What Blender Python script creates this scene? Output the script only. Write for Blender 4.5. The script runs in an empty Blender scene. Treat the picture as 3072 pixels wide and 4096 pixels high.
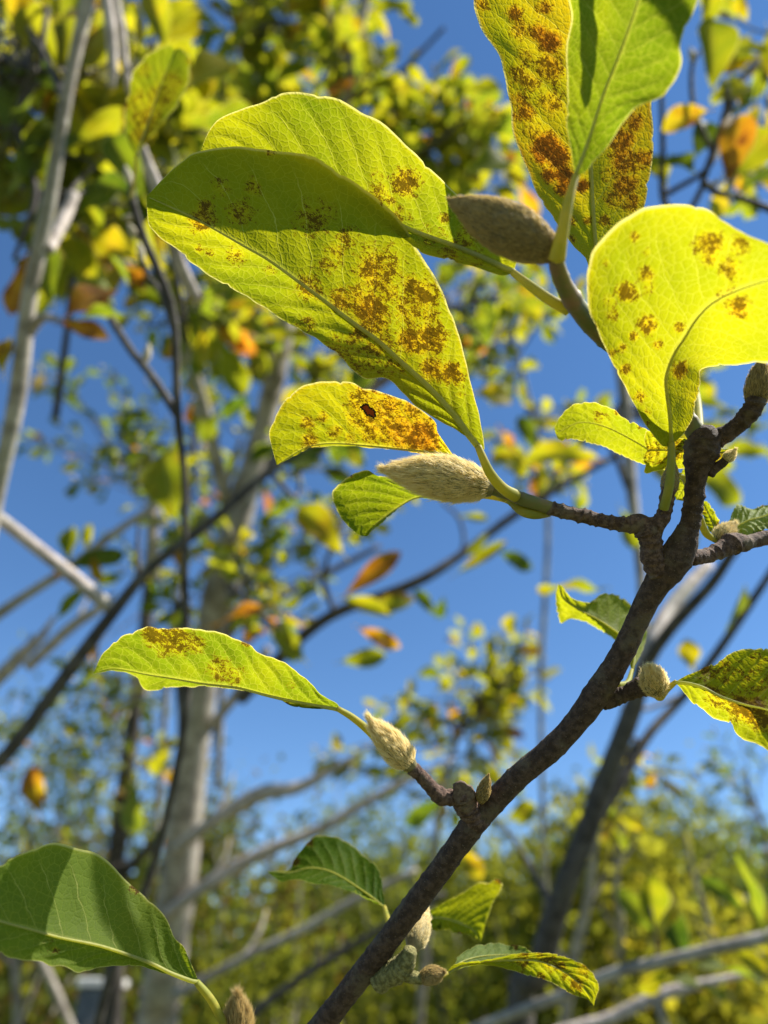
import bpy, math, random
import numpy as np
from mathutils import Vector, Matrix, noise

random.seed(7)
rng = np.random.default_rng(11)
scene = bpy.context.scene
col = scene.collection

# ---------------------------------------------------------------- camera
CAM_Z, PITCH = 1.5, math.radians(36.0)
F, SENS = 24.0, 34.6
FPX = F / SENS * 4096.0
CAM = Vector((0, 0, CAM_Z))
RIGHT = Vector((1, 0, 0))
FWD = Vector((0, math.cos(PITCH), math.sin(PITCH)))
UP = Vector((0, -math.sin(PITCH), math.cos(PITCH)))
cam_data = bpy.data.cameras.new('camera')
cam = bpy.data.objects.new('camera', cam_data)
col.objects.link(cam)
cam.location = CAM
cam.rotation_euler = (math.pi / 2 + PITCH, 0, 0)
cam_data.sensor_fit = 'VERTICAL'
cam_data.sensor_height = SENS
cam_data.lens = F
cam_data.clip_start = 0.01
cam_data.clip_end = 3000
cam_data.dof.use_dof = True
cam_data.dof.focus_distance = 0.272
cam_data.dof.aperture_fstop = F / 4.8
scene.camera = cam

# ---------------------------------------------------------------- sky and sun
SUN_EL, SUN_AZ = math.radians(50), math.radians(96)
S = Vector((math.cos(SUN_EL) * math.sin(SUN_AZ), math.cos(SUN_EL) * math.cos(SUN_AZ), math.sin(SUN_EL)))
world = bpy.data.worlds.new('World')
scene.world = world
world.use_nodes = True
wn = world.node_tree
bg = wn.nodes['Background']
sky = wn.nodes.new('ShaderNodeTexSky')
sky.sky_type = 'NISHITA'
sky.sun_disc = False
sky.sun_elevation = SUN_EL
sky.sun_rotation = SUN_AZ
sky.altitude = 1200
sky.air_density = 1.0
sky.dust_density = 0.0
sky.ozone_density = 3.0
hs = wn.nodes.new('ShaderNodeHueSaturation')
hs.inputs['Saturation'].default_value = 1.15
wn.links.new(sky.outputs[0], hs.inputs['Color'])
wn.links.new(hs.outputs[0], bg.inputs[0])
bg.inputs[1].default_value = 0.082
sun_data = bpy.data.lights.new('sun', 'SUN')
sun_data.energy = 5.0
sun_data.angle = math.radians(0.53)
sun_data.color = (1.0, 0.95, 0.86)
sun = bpy.data.objects.new('sun', sun_data)
col.objects.link(sun)
sun.rotation_euler = S.to_track_quat('Z', 'Y').to_euler()
sun.location = (3, 3, 6)
scene.view_settings.view_transform = 'Standard'
scene.view_settings.look = 'None'
scene.view_settings.exposure = 1.22
scene.view_settings.gamma = 1.0
scene.view_settings.use_curve_mapping = False
scene.render.engine = 'CYCLES'
scene.cycles.use_denoising = True
scene.cycles.max_bounces = 10
scene.cycles.diffuse_bounces = 5
scene.cycles.transmission_bounces = 6
scene.cycles.sample_clamp_indirect = 6.0


def P(px, py, d):
    """photo pixel (3072 x 4096) at depth d metres along the view axis -> point in the place"""
    return CAM + FWD * d + RIGHT * ((px - 1536) * d / FPX) + UP * ((2048 - py) * d / FPX)


def Parr(a):
    a = np.asarray(a, float)
    d = a[..., 2:3]
    return (np.array(CAM) + np.array(FWD) * d + np.array(RIGHT) * ((a[..., 0:1] - 1536) * d / FPX)
            + np.array(UP) * ((2048 - a[..., 1:2]) * d / FPX))


# ---------------------------------------------------------------- node helpers
class N:
    def __init__(self, mat):
        mat.use_nodes = True
        self.t = mat.node_tree
        self.t.nodes.clear()

    def new(self, kind, **kw):
        n = self.t.nodes.new(kind)
        for k, v in kw.items():
            setattr(n, k, v)
        return n

    def link(self, a, b):
        self.t.links.new(a, b)

    def set(self, sock, v):
        if hasattr(v, 'links') or isinstance(v, bpy.types.NodeSocket):
            self.link(v, sock)
        else:
            sock.default_value = v

    def m(self, op, a, b=0.0, c=0.0, clamp=False):
        n = self.new('ShaderNodeMath', operation=op, use_clamp=clamp)
        self.set(n.inputs[0], a)
        self.set(n.inputs[1], b)
        self.set(n.inputs[2], c)
        return n.outputs[0]

    def smooth(self, x, lo, hi):
        n = self.new('ShaderNodeMapRange', interpolation_type='SMOOTHSTEP')
        self.set(n.inputs[0], x)
        n.inputs[1].default_value = lo
        n.inputs[2].default_value = hi
        return n.outputs[0]

    def mix(self, f, a, b, mode='MIX'):
        n = self.new('ShaderNodeMix', data_type='RGBA', blend_type=mode)
        self.set(n.inputs[0], f)
        self.set(n.inputs[6], a)
        self.set(n.inputs[7], b)
        return n.outputs[2]

    def ramp(self, x, stops):
        n = self.new('ShaderNodeValToRGB')
        r = n.color_ramp
        while len(r.elements) < len(stops):
            r.elements.new(0.5)
        for e, (p, c) in zip(r.elements, stops):
            e.position = p
            e.color = (*c, 1)
        self.set(n.inputs[0], x)
        return n.outputs[0]

    def noise(self, vec, scale, detail=3, rough=0.55, dims='3D'):
        n = self.new('ShaderNodeTexNoise', noise_dimensions=dims)
        if vec is not None:
            self.link(vec, n.inputs['Vector'])
        n.inputs['Scale'].default_value = scale
        n.inputs['Detail'].default_value = detail
        n.inputs['Roughness'].default_value = rough
        return n.outputs[0]

    def voro(self, vec, scale, feature='DISTANCE_TO_EDGE', dims='2D'):
        n = self.new('ShaderNodeTexVoronoi', feature=feature, voronoi_dimensions=dims)
        self.link(vec, n.inputs['Vector'])
        n.inputs['Scale'].default_value = scale
        return n.outputs[0]

    def out(self, shader):
        o = self.new('ShaderNodeOutputMaterial')
        self.link(shader, o.inputs[0])


def rgb(*c):
    return (*c, 1.0)


NV = 11.0      # side veins per leaf half


def leaf_material(name, fine=True, dim=1.0):
    mat = bpy.data.materials.new(name)
    n = N(mat)
    lc = n.new('ShaderNodeAttribute', attribute_name='lc')
    lm = n.new('ShaderNodeAttribute', attribute_name='lm')
    sp = n.new('ShaderNodeSeparateXYZ')
    n.link(lc.outputs['Vector'], sp.inputs[0])
    u, v, s = sp.outputs
    oi = n.new('ShaderNodeObjectInfo')
    oc = n.new('ShaderNodeSeparateColor')
    n.link(oi.outputs['Color'], oc.inputs[0])
    yel, spa, pale = oc.outputs
    off = n.new('ShaderNodeCombineXYZ')
    n.link(n.m('MULTIPLY', oi.outputs['Random'], 7.0), off.inputs[0])
    n.link(n.m('MULTIPLY', oi.outputs['Random'], 3.0), off.inputs[1])
    va = n.new('ShaderNodeVectorMath', operation='ADD')
    n.link(lm.outputs['Vector'], va.inputs[0])
    n.link(off.outputs[0], va.inputs[1])
    q = va.outputs[0]
    av = n.m('ABSOLUTE', v)
    big = n.noise(q, 28, 3, 0.5)
    med = n.noise(q, 240, 5, 0.72)
    wob = n.noise(q, 120, 2, 0.5)
    w = n.m('MULTIPLY', n.m('SUBTRACT', u, n.m('MULTIPLY', av, 0.17)), NV)
    w = n.m('ADD', w, n.m('MULTIPLY', n.m('SUBTRACT', wob, 0.5), 0.35))
    tri = n.m('ABSOLUTE', n.m('SUBTRACT', n.m('MULTIPLY', n.m('FRACT', w), 2.0), 1.0))
    vein = n.smooth(tri, 0.95, 1.0)
    vein = n.m('MULTIPLY', vein, n.smooth(av, 0.93, 0.6))
    mid = n.smooth(av, 0.06, 0.0)
    # yellowing and rust blotches
    field = n.m('ADD', s, n.m('MULTIPLY', spa, n.smooth(big, 0.42, 0.62)))
    y = n.m('ADD', yel, n.m('MULTIPLY', n.m('SUBTRACT', big, 0.5), 0.55))
    y = n.m('ADD', y, n.m('MULTIPLY', n.smooth(field, 0.25, 0.9), 0.24))
    y = n.m('ADD', y, n.m('MULTIPLY', n.smooth(av, 0.9, 1.0), 0.12), clamp=True)
    g = med
    if fine:
        med2 = n.noise(q, 520, 5, 0.75)
        grain = n.noise(q, 1900, 3, 0.6)
        g = n.m('ADD', n.m('ADD', n.m('MULTIPLY', med, 0.36), n.m('MULTIPLY', med2, 0.38)), n.m('MULTIPLY', grain, 0.26))
    fl = n.m('MINIMUM', field, 0.92)
    g = n.m('ADD', n.m('MULTIPLY', n.m('SUBTRACT', g, 0.5), 2.3 if fine else 1.2), 0.5)
    raw = n.m('ADD', g, n.m('MULTIPLY', n.m('SUBTRACT', fl, 0.5), 0.40))
    spot = n.m('MULTIPLY', n.smooth(raw, 0.475, 0.60), n.smooth(field, 0.12, 0.34))
    core = n.smooth(raw, 0.52, 0.64)
    trans = n.ramp(y, [(0.0, (0.050, 0.125, 0.003)), (0.28, (0.20, 0.262, 0.003)), (0.52, (0.46, 0.435, 0.003)),
                       (0.72, (0.74, 0.50, 0.004)), (0.88, (0.70, 0.25, 0.005)), (1.0, (0.36, 0.10, 0.010))])
    refl = n.ramp(y, [(0.0, (0.035, 0.075, 0.008)), (0.35, (0.085, 0.125, 0.008)), (0.6, (0.19, 0.19, 0.01)),
                      (0.85, (0.30, 0.13, 0.02)), (1.0, (0.16, 0.06, 0.02))])
    refl = n.mix(pale, refl, rgb(0.30, 0.36, 0.13))
    rib = n.m('MAXIMUM', vein, mid)
    net = None
    if fine:
        dist = n.new('ShaderNodeVectorMath', operation='MULTIPLY_ADD')
        dn = n.new('ShaderNodeTexNoise', noise_dimensions='3D')
        n.link(q, dn.inputs['Vector'])
        dn.inputs['Scale'].default_value = 300
        n.link(dn.outputs['Color'], dist.inputs[0])
        dist.inputs[1].default_value = (0.0012, 0.0012, 0)
        n.link(q, dist.inputs[2])
        v1 = n.voro(dist.outputs[0], 360)
        v2 = n.voro(dist.outputs[0], 850)
        n1 = n.smooth(v1, 0.075, 0.0)
        n2 = n.smooth(v2, 0.10, 0.0)
        net = n.m('MAXIMUM', n.m('MULTIPLY', n1, 0.75), n.m('MULTIPLY', n2, 0.35))
        trans = n.mix(n.m('MULTIPLY', net, 0.42), trans, rgb(0.72, 0.68, 0.07))
    trans = n.mix(n.m('MULTIPLY', rib, 0.34), trans, rgb(0.80, 0.74, 0.09))
    rim = n.smooth(av, 0.965, 0.99)
    trans = n.mix(n.m('MULTIPLY', rim, 0.8), trans, rgb(0.88, 0.78, 0.22))
    refl = n.mix(n.m('MULTIPLY', n.m('MAXIMUM', rib, rim), 0.6), refl, rgb(0.42, 0.40, 0.14))
    rust = n.mix(core, n.mix(n.smooth(big, 0.4, 0.62), rgb(0.22, 0.085, 0.004), rgb(0.30, 0.085, 0.003)), rgb(0.055, 0.018, 0.002))
    trans = n.mix(n.m('MULTIPLY', spot, 0.86), trans, rust)
    refl = n.mix(n.m('MULTIPLY', spot, 0.9), refl, rgb(0.10, 0.045, 0.012))
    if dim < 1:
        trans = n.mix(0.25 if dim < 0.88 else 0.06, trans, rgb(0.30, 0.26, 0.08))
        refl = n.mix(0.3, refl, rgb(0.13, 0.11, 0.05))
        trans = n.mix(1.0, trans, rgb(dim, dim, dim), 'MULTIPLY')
    pr = n.new('ShaderNodeBsdfPrincipled')
    n.link(refl, pr.inputs['Base Color'])
    pr.inputs['Roughness'].default_value = 0.55
    pr.inputs['Specular IOR Level'].default_value = 0.06
    tr = n.new('ShaderNodeBsdfTranslucent')
    n.link(trans, tr.inputs['Color'])
    if fine:
        h = n.m('ADD', n.m('MULTIPLY', n.smooth(v1, 0.0, 0.25), 0.7), n.m('MULTIPLY', n.smooth(v2, 0.0, 0.3), 0.3))
        h = n.m('SUBTRACT', h, n.m('MULTIPLY', vein, 0.8))
        bp = n.new('ShaderNodeBump')
        bp.inputs['Strength'].default_value = 0.38
        bp.inputs['Distance'].default_value = 0.00035
        n.link(h, bp.inputs['Height'])
        n.link(bp.outputs[0], pr.inputs['Normal'])
        n.link(bp.outputs[0], tr.inputs['Normal'])
    mx = n.new('ShaderNodeMixShader')
    mx.inputs[0].default_value = 0.62
    n.link(pr.outputs[0], mx.inputs[1])
    n.link(tr.outputs[0], mx.inputs[2])
    n.out(mx.outputs[0])
    return mat


def plain(name, color, color2=None, scale=200, rough=0.6, translucent=0.0, bump=0.0, detail=4, lo=0.4, hi=0.65, spec=0.3, tcol=None):
    mat = bpy.data.materials.new(name)
    n = N(mat)
    tc = n.new('ShaderNodeTexCoord')
    nz = n.noise(tc.outputs['Object'], scale, detail, 0.6)
    c = n.mix(n.smooth(nz, lo, hi), rgb(*color), rgb(*(color2 or color)))
    pr = n.new('ShaderNodeBsdfPrincipled')
    n.link(c, pr.inputs['Base Color'])
    pr.inputs['Roughness'].default_value = rough
    pr.inputs['Specular IOR Level'].default_value = spec
    if bump:
        bp = n.new('ShaderNodeBump')
        bp.inputs['Strength'].default_value = 0.8
        bp.inputs['Distance'].default_value = bump
        n.link(nz, bp.inputs['Height'])
        n.link(bp.outputs[0], pr.inputs['Normal'])
    sh = pr.outputs[0]
    if translucent:
        tr = n.new('ShaderNodeBsdfTranslucent')
        if tcol:
            tr.inputs[0].default_value = rgb(*tcol)
        else:
            n.link(c, tr.inputs[0])
        mx = n.new('ShaderNodeMixShader')
        mx.inputs[0].default_value = translucent
        n.link(sh, mx.inputs[1])
        n.link(tr.outputs[0], mx.inputs[2])
        sh = mx.outputs[0]
    n.out(sh)
    return mat


def bark_material(name, a, b, speck, scale, bump):
    mat = bpy.data.materials.new(name)
    n = N(mat)
    tc = n.new('ShaderNodeTexCoord')
    o = tc.outputs['Object']
    n1 = n.noise(o, scale, 6, 0.65)
    n2 = n.noise(o, scale * 5, 4, 0.6)
    vd = n.voro(o, scale * 1.6, 'F1', '3D')
    dots = n.smooth(vd, 0.2, 0.08)
    c = n.mix(n.smooth(n1, 0.38, 0.64), rgb(*a), rgb(*b))
    c = n.mix(n.m('MULTIPLY', n.smooth(n2, 0.5, 0.75), 0.5), c, rgb(*[x * 0.45 for x in a]))
    n3 = n.noise(o, scale * 0.22, 4, 0.6)
    c = n.mix(n.m('MULTIPLY', n.smooth(n3, 0.52, 0.66), 0.55), c, rgb(*[x * k for x, k in zip(speck, (0.62, 0.66, 0.60))]))
    c = n.mix(n.m('MULTIPLY', dots, 0.6), c, rgb(*speck))
    pr = n.new('ShaderNodeBsdfPrincipled')
    n.link(c, pr.inputs['Base Color'])
    pr.inputs['Roughness'].default_value = 0.78
    pr.inputs['Specular IOR Level'].default_value = 0.25
    h = n.m('ADD', n1, n.m('MULTIPLY', n2, 0.6))
    h = n.m('ADD', h, n.m('MULTIPLY', dots, 0.5))
    bp = n.new('ShaderNodeBump')
    bp.inputs['Strength'].default_value = 0.9
    bp.inputs['Distance'].default_value = bump
    n.link(h, bp.inputs['Height'])
    n.link(bp.outputs[0], pr.inputs['Normal'])
    n.out(pr.outputs[0])
    return mat


M = {}
M['leaf'] = leaf_material('leaf_blade', True)
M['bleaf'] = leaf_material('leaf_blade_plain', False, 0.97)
M['rib'] = plain('midrib', (0.36, 0.38, 0.13), (0.46, 0.45, 0.18), 300, 0.5, 0.6, tcol=(0.70, 0.68, 0.09))
M['stalk'] = plain('leaf_stalk', (0.25, 0.27, 0.045), (0.40, 0.34, 0.06), 120, 0.55, 0.4, 0.0002, tcol=(0.60, 0.54, 0.05))
M['bark'] = bark_material('young_bark', (0.042, 0.025, 0.016), (0.100, 0.063, 0.043), (0.24, 0.18, 0.125), 380, 0.0012)
M['spur'] = bark_material('spur_bark', (0.060, 0.034, 0.025), (0.17, 0.105, 0.075), (0.30, 0.23, 0.16), 500, 0.0012)
M['moss'] = bark_material('greenish_spur_bark', (0.12, 0.11, 0.035), (0.30, 0.27, 0.10), (0.36, 0.32, 0.14), 500, 0.0012)
M['shoot'] = plain('green_shoot', (0.13, 0.135, 0.04), (0.22, 0.13, 0.075), 90, 0.55, 0, 0.0002)
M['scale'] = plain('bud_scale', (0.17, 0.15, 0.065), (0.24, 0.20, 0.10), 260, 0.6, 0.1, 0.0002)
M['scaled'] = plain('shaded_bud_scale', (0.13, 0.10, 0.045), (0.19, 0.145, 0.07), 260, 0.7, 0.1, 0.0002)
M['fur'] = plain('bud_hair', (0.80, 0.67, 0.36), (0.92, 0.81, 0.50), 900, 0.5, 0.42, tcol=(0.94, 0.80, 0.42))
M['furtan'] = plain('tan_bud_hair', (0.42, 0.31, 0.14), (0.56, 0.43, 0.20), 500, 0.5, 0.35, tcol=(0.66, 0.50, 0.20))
M['scar'] = plain('scar', (0.085, 0.055, 0.035), (0.15, 0.105, 0.065), 700, 0.8, 0, 0.0004)
M['dead'] = plain('dead_patch', (0.14, 0.035, 0.012), (0.20, 0.06, 0.02), 900, 0.6, 0.35, 0.0001, tcol=(0.40, 0.08, 0.015))
M['char'] = plain('dark_edge', (0.018, 0.012, 0.008), (0.03, 0.02, 0.012), 900, 0.7)
M['grey'] = bark_material('grey_bark', (0.19, 0.165, 0.135), (0.40, 0.36, 0.30), (0.46, 0.42, 0.36), 20, 0.002)
M['greyd'] = bark_material('dark_grey_bark', (0.040, 0.034, 0.029), (0.095, 0.083, 0.070), (0.15, 0.13, 0.11), 40, 0.002)
M['pale'] = bark_material('pale_dead_bark', (0.26, 0.22, 0.19), (0.50, 0.43, 0.38), (0.56, 0.5, 0.44), 50, 0.001)
M['bud'] = plain('far_bud', (0.45, 0.40, 0.28), (0.55, 0.48, 0.34), 300, 0.7, 0.2)
# ---------------------------------------------------------------- objects
def link(o, parent=None):
    col.objects.link(o)
    if parent is not None:
        o.parent = parent
        if parent.type == 'EMPTY':
            o.matrix_parent_inverse = Matrix.Translation(-Vector(parent.location))
    return o


def thing(name, label, cat, loc, group=None):
    e = bpy.data.objects.new(name, None)
    e.empty_display_size = 0.05
    e.location = loc
    col.objects.link(e)
    e['label'] = label
    e['category'] = cat
    if group:
        e['group'] = group
    return e


def mesh_obj(name, verts, faces, mat, parent=None, smooth=True, attrs=None):
    me = bpy.data.meshes.new(name)
    me.from_pydata([tuple(map(float, v)) for v in verts], [], [tuple(map(int, f)) for f in faces])
    if smooth:
        me.polygons.foreach_set('use_smooth', [True] * len(me.polygons))
    me.materials.append(mat)
    for k, a in (attrs or {}).items():
        at = me.attributes.new(k, 'FLOAT_VECTOR', 'POINT')
        at.data.foreach_set('vector', np.asarray(a, np.float32).ravel())
    me.update()
    return link(bpy.data.objects.new(name, me), parent)


def catmull(pts, n):
    """n points spaced evenly along a Catmull-Rom curve through pts (any dimension; spacing by the first two)"""
    p = np.asarray(pts, float)
    if len(p) == 2:
        t = np.linspace(0, 1, n)[:, None]
        return p[0] * (1 - t) + p[1] * t
    q = np.vstack([2 * p[0] - p[1], p, 2 * p[-1] - p[-2]])
    out = []
    for i in range(1, len(q) - 2):
        t = np.linspace(0, 1, 14, endpoint=False)[:, None]
        a, b, c, d = q[i - 1], q[i], q[i + 1], q[i + 2]
        out.append(0.5 * (2 * b + (c - a) * t + (2 * a - 5 * b + 4 * c - d) * t ** 2 + (3 * b - a - 3 * c + d) * t ** 3))
    out = np.vstack(out + [p[-1:]])
    dim = 2 if p.shape[1] >= 2 else 1
    L = np.r_[0, np.cumsum(np.linalg.norm(np.diff(out[:, :max(dim, 2)], axis=0), axis=1))]
    tt = np.linspace(0, L[-1], n)
    return np.stack([np.interp(tt, L, out[:, k]) for k in range(p.shape[1])], 1)


def curve3(pts, depths, n):
    c = catmull(pts, n)
    d = np.interp(np.linspace(0, 1, n), np.linspace(0, 1, len(depths)), depths)
    k = np.ones(9) / 9
    d = np.r_[d[:1].repeat(4), d, d[-1:].repeat(4)]
    d = np.convolve(d, k, 'valid')
    return np.c_[c, d]


def tube_mesh(path, radii, sides=10, rough=0.0, rings=None, seed=0.0, cap=True):
    """path (n,3) world, radii (n,) -> verts, faces"""
    n = len(path)
    tan = np.gradient(path, axis=0)
    tan /= np.linalg.norm(tan, axis=1)[:, None] + 1e-12
    nrm = np.cross(tan[0], [0.3, 0.2, 0.93])
    nrm /= np.linalg.norm(nrm)
    verts = []
    cum = np.r_[0, np.cumsum(np.linalg.norm(np.diff(path, axis=0), axis=1))]
    for i in range(n):
        nrm = nrm - tan[i] * np.dot(nrm, tan[i])
        nrm /= np.linalg.norm(nrm) + 1e-12
        bi = np.cross(tan[i], nrm)
        for k in range(sides):
            a = 2 * math.pi * k / sides
            dirv = nrm * math.cos(a) + bi * math.sin(a)
            r = radii[i]
            if rough:
                q = Vector(path[i] * 1.0 + dirv * r) * (0.55 / max(radii.max(), 1e-5)) + Vector((seed, seed, 0))
                r *= 1 + rough * (noise.noise(q) + 0.6 * noise.noise(q * 2.7) + 0.45 * noise.noise(q * 7) + 0.4 * max(0.0, noise.noise(q * 11) - .15))
            if rings:
                for (pos, wid, amp, ph) in rings:
                    x = (cum[i] / cum[-1] - pos) * cum[-1] + wid * 0.8 * math.sin(a + ph)
                    if abs(x) < 3 * wid:
                        r *= 1 + amp * math.exp(-(x / wid) ** 2) * (1 if x > 0 else 0.6)
            verts.append(path[i] + dirv * r)
    faces = []
    for i in range(n - 1):
        for k in range(sides):
            a, b = i * sides + k, i * sides + (k + 1) % sides
            faces.append((a, b, b + sides, a + sides))
    if cap:
        for i, s in ((0, -1), (n - 1, 1)):
            c = len(verts)
            verts.append(path[i] + tan[i] * s * radii[i] * 0.45)
            for k in range(sides):
                a, b = i * sides + k, i * sides + (k + 1) % sides
                faces.append((b, a, c) if s < 0 else (a, b, c))
    return verts, faces


def tube(name, pts, mat, parent, n=40, sides=12, rough=0.05, nrings=0, ring_amp=0.12, seed=None, world=False):
    """pts: (px, py, depth, radius px) in photo pixels, or (Vector, radius m) rows when world"""
    seed = random.uniform(0, 50) if seed is None else seed
    if world:
        w = np.array([[*p, r] for p, r in pts])
        c = catmull(np.c_[w], n)
        path, rad = c[:, :3], c[:, 3]
    else:
        c = catmull(np.array(pts, float), n)
        path = Parr(c[:, :3])
        rad = c[:, 3] * c[:, 2] / FPX
    rings = None
    if nrings:
        L = np.linalg.norm(np.diff(path, axis=0), axis=1).sum()
        rs = random.Random(int(seed * 1000))
        rings = [((i + rs.uniform(0.2, 0.8)) / nrings, rs.uniform(0.0005, 0.0011), ring_amp * rs.uniform(0.35, 1.2), rs.uniform(0, 6.3)) for i in range(nrings)]
    v, f = tube_mesh(path, rad, sides, rough, rings, seed)
    return mesh_obj(name, v, f, mat, parent)


def leaf(parent, base_to_tip, upper, lower, dm, du, dl, yel=0.4, spots=(), spa=0.0, pale=0.0, nu=110, nv=26, quilt=0.0007,
         bulge=(0.0, 0.0), rib=5.0, stalk=None, wave=0.0012, label=None, seed=0.0):
    """one leaf: midrib, upper and lower margin, each a line of photo pixels from base to tip with depths along it"""
    Mc = curve3(base_to_tip, dm, nu)
    U = curve3([base_to_tip[0]] + list(upper) + [base_to_tip[-1]], [dm[0]] + list(du) + [dm[-1]], nu)
    Lw = curve3([base_to_tip[0]] + list(lower) + [base_to_tip[-1]], [dm[0]] + list(dl) + [dm[-1]], nu)
    jr = np.random.default_rng(int(seed * 100) + 3)
    for E in (U, Lw):
        t_ = np.linspace(0, 1, nu)
        j = sum(jr.uniform(-1, 1) * np.sin(t_ * f_ + jr.uniform(0, 6)) * a_ for f_, a_ in ((31, 3.2), (53, 2.4), (97, 1.8), (141, 1.3)))
        for _ in range(3):
            j = j + jr.uniform(4, 11) * np.exp(-((t_ - jr.uniform(.15, .9)) / .006) ** 2)
        dirv = Mc[:, :2] - E[:, :2]
        dirv = dirv / (np.linalg.norm(dirv, axis=1)[:, None] + 1e-6)
        E[:, :2] += dirv * (j * np.clip(np.sin(np.pi * t_) * 4, 0, 1))[:, None]
    vs = np.linspace(-1, 1, 2 * nv + 1)
    g = np.zeros((nu, len(vs), 3))
    for j, v in enumerate(vs):
        E = U if v >= 0 else Lw
        t = abs(v)
        g[:, j] = Mc + (E - Mc) * t
        g[:, j, 2] += (bulge[0] if v >= 0 else bulge[1]) * math.sin(math.pi * t) * np.sin(np.pi * np.linspace(0, 1, nu))
    W = Parr(g)
    du_ = np.gradient(W, axis=0)
    dv_ = np.gradient(W, axis=1)
    nr = np.cross(du_, dv_)
    ln = np.linalg.norm(nr, axis=2, keepdims=True)
    nr = nr / np.maximum(ln, 1e-12)
    toC = np.array(CAM) - W
    sg = np.sign((nr * toC).sum(2).mean())
    nr *= -sg                                   # away from the camera: the upper face of the blade
    uu = np.linspace(0, 1, nu)[:, None]
    av = np.abs(vs)[None, :]
    w = (uu - 0.17 * av) * NV
    fr = w - np.floor(w)
    pillow = np.sqrt(np.maximum(np.sin(np.pi * fr), 0) + 1e-6)
    env = np.clip(av * 5, 0, 1) * np.clip((1 - av) * 4, 0, 1) * np.clip(np.sin(np.pi * uu) * 3, 0, 1)
    h = quilt * pillow * env
    wv = np.zeros_like(h)
    for i in range(nu):
        for j in range(0, len(vs)):
            wv[i, j] = noise.noise(Vector((i / nu * 5.5 + seed, vs[j] * 1.6, seed * 1.7)))
    h = h + wave * wv * np.clip(av * 1.2, 0, 1) * np.clip(np.sin(np.pi * uu) * 2.5, 0, 1)
    W = W + nr * h[..., None]
    # blotches
    s = np.zeros((nu, len(vs)))
    for (x, y_, r, a) in spots:
        dd = np.hypot(g[..., 0] - x, g[..., 1] - y_) / r
        s = np.maximum(s, min(a * 1.03, .9) * np.clip(1.4 - dd, 0, 1))
    for _ in range(2):
        i_, sd_ = jr.integers(nu // 6, nu - nu // 8), jr.choice((0, len(vs) - 1))
        dd = np.hypot(g[..., 0] - g[i_, sd_, 0], g[..., 1] - g[i_, sd_, 1]) / jr.uniform(10, 26)
        s = np.maximum(s, .9 * np.clip(1.35 - dd, 0, 1))
    lc = np.zeros((nu, len(vs), 3))
    lc[..., 0] = uu
    lc[..., 1] = vs[None, :]
    lc[..., 2] = s
    lm = np.zeros_like(lc)
    lm[..., 0] = np.r_[0, np.cumsum(np.linalg.norm(np.diff(W[:, nv], axis=0), axis=1))][:, None]
    acc = np.cumsum(np.linalg.norm(np.diff(W, axis=1), axis=2), axis=1)
    acc = np.concatenate([np.zeros((nu, 1)), acc], 1)
    lm[..., 1] = acc - acc[:, nv:nv + 1]
    k = len(vs)
    faces = [(i * k + j, i * k + j + 1, (i + 1) * k + j + 1, (i + 1) * k + j) for i in range(nu - 1) for j in range(k - 1)]
    o = mesh_obj('leaf', W.reshape(-1, 3), faces, M['leaf'], parent, attrs={'lc': lc.reshape(-1, 3), 'lm': lm.reshape(-1, 3)})
    o.color = (yel, spa, pale, 1)
    if label:
        o['label'] = label
    if rib:
        path = W[:-1, nv] - nr[:-1, nv] * 0.0003
        r = np.linspace(1, 0.16, len(path)) ** 1.1 * rib * Mc[:-1, 2] / FPX
        v, f = tube_mesh(path[::2], r[::2], 8)
        mesh_obj('midrib', v, f, M['rib'], o)
    if stalk:
        tube('stalk', stalk, M['stalk'], o, n=24, sides=10, rough=0.03)
    return o


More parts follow.
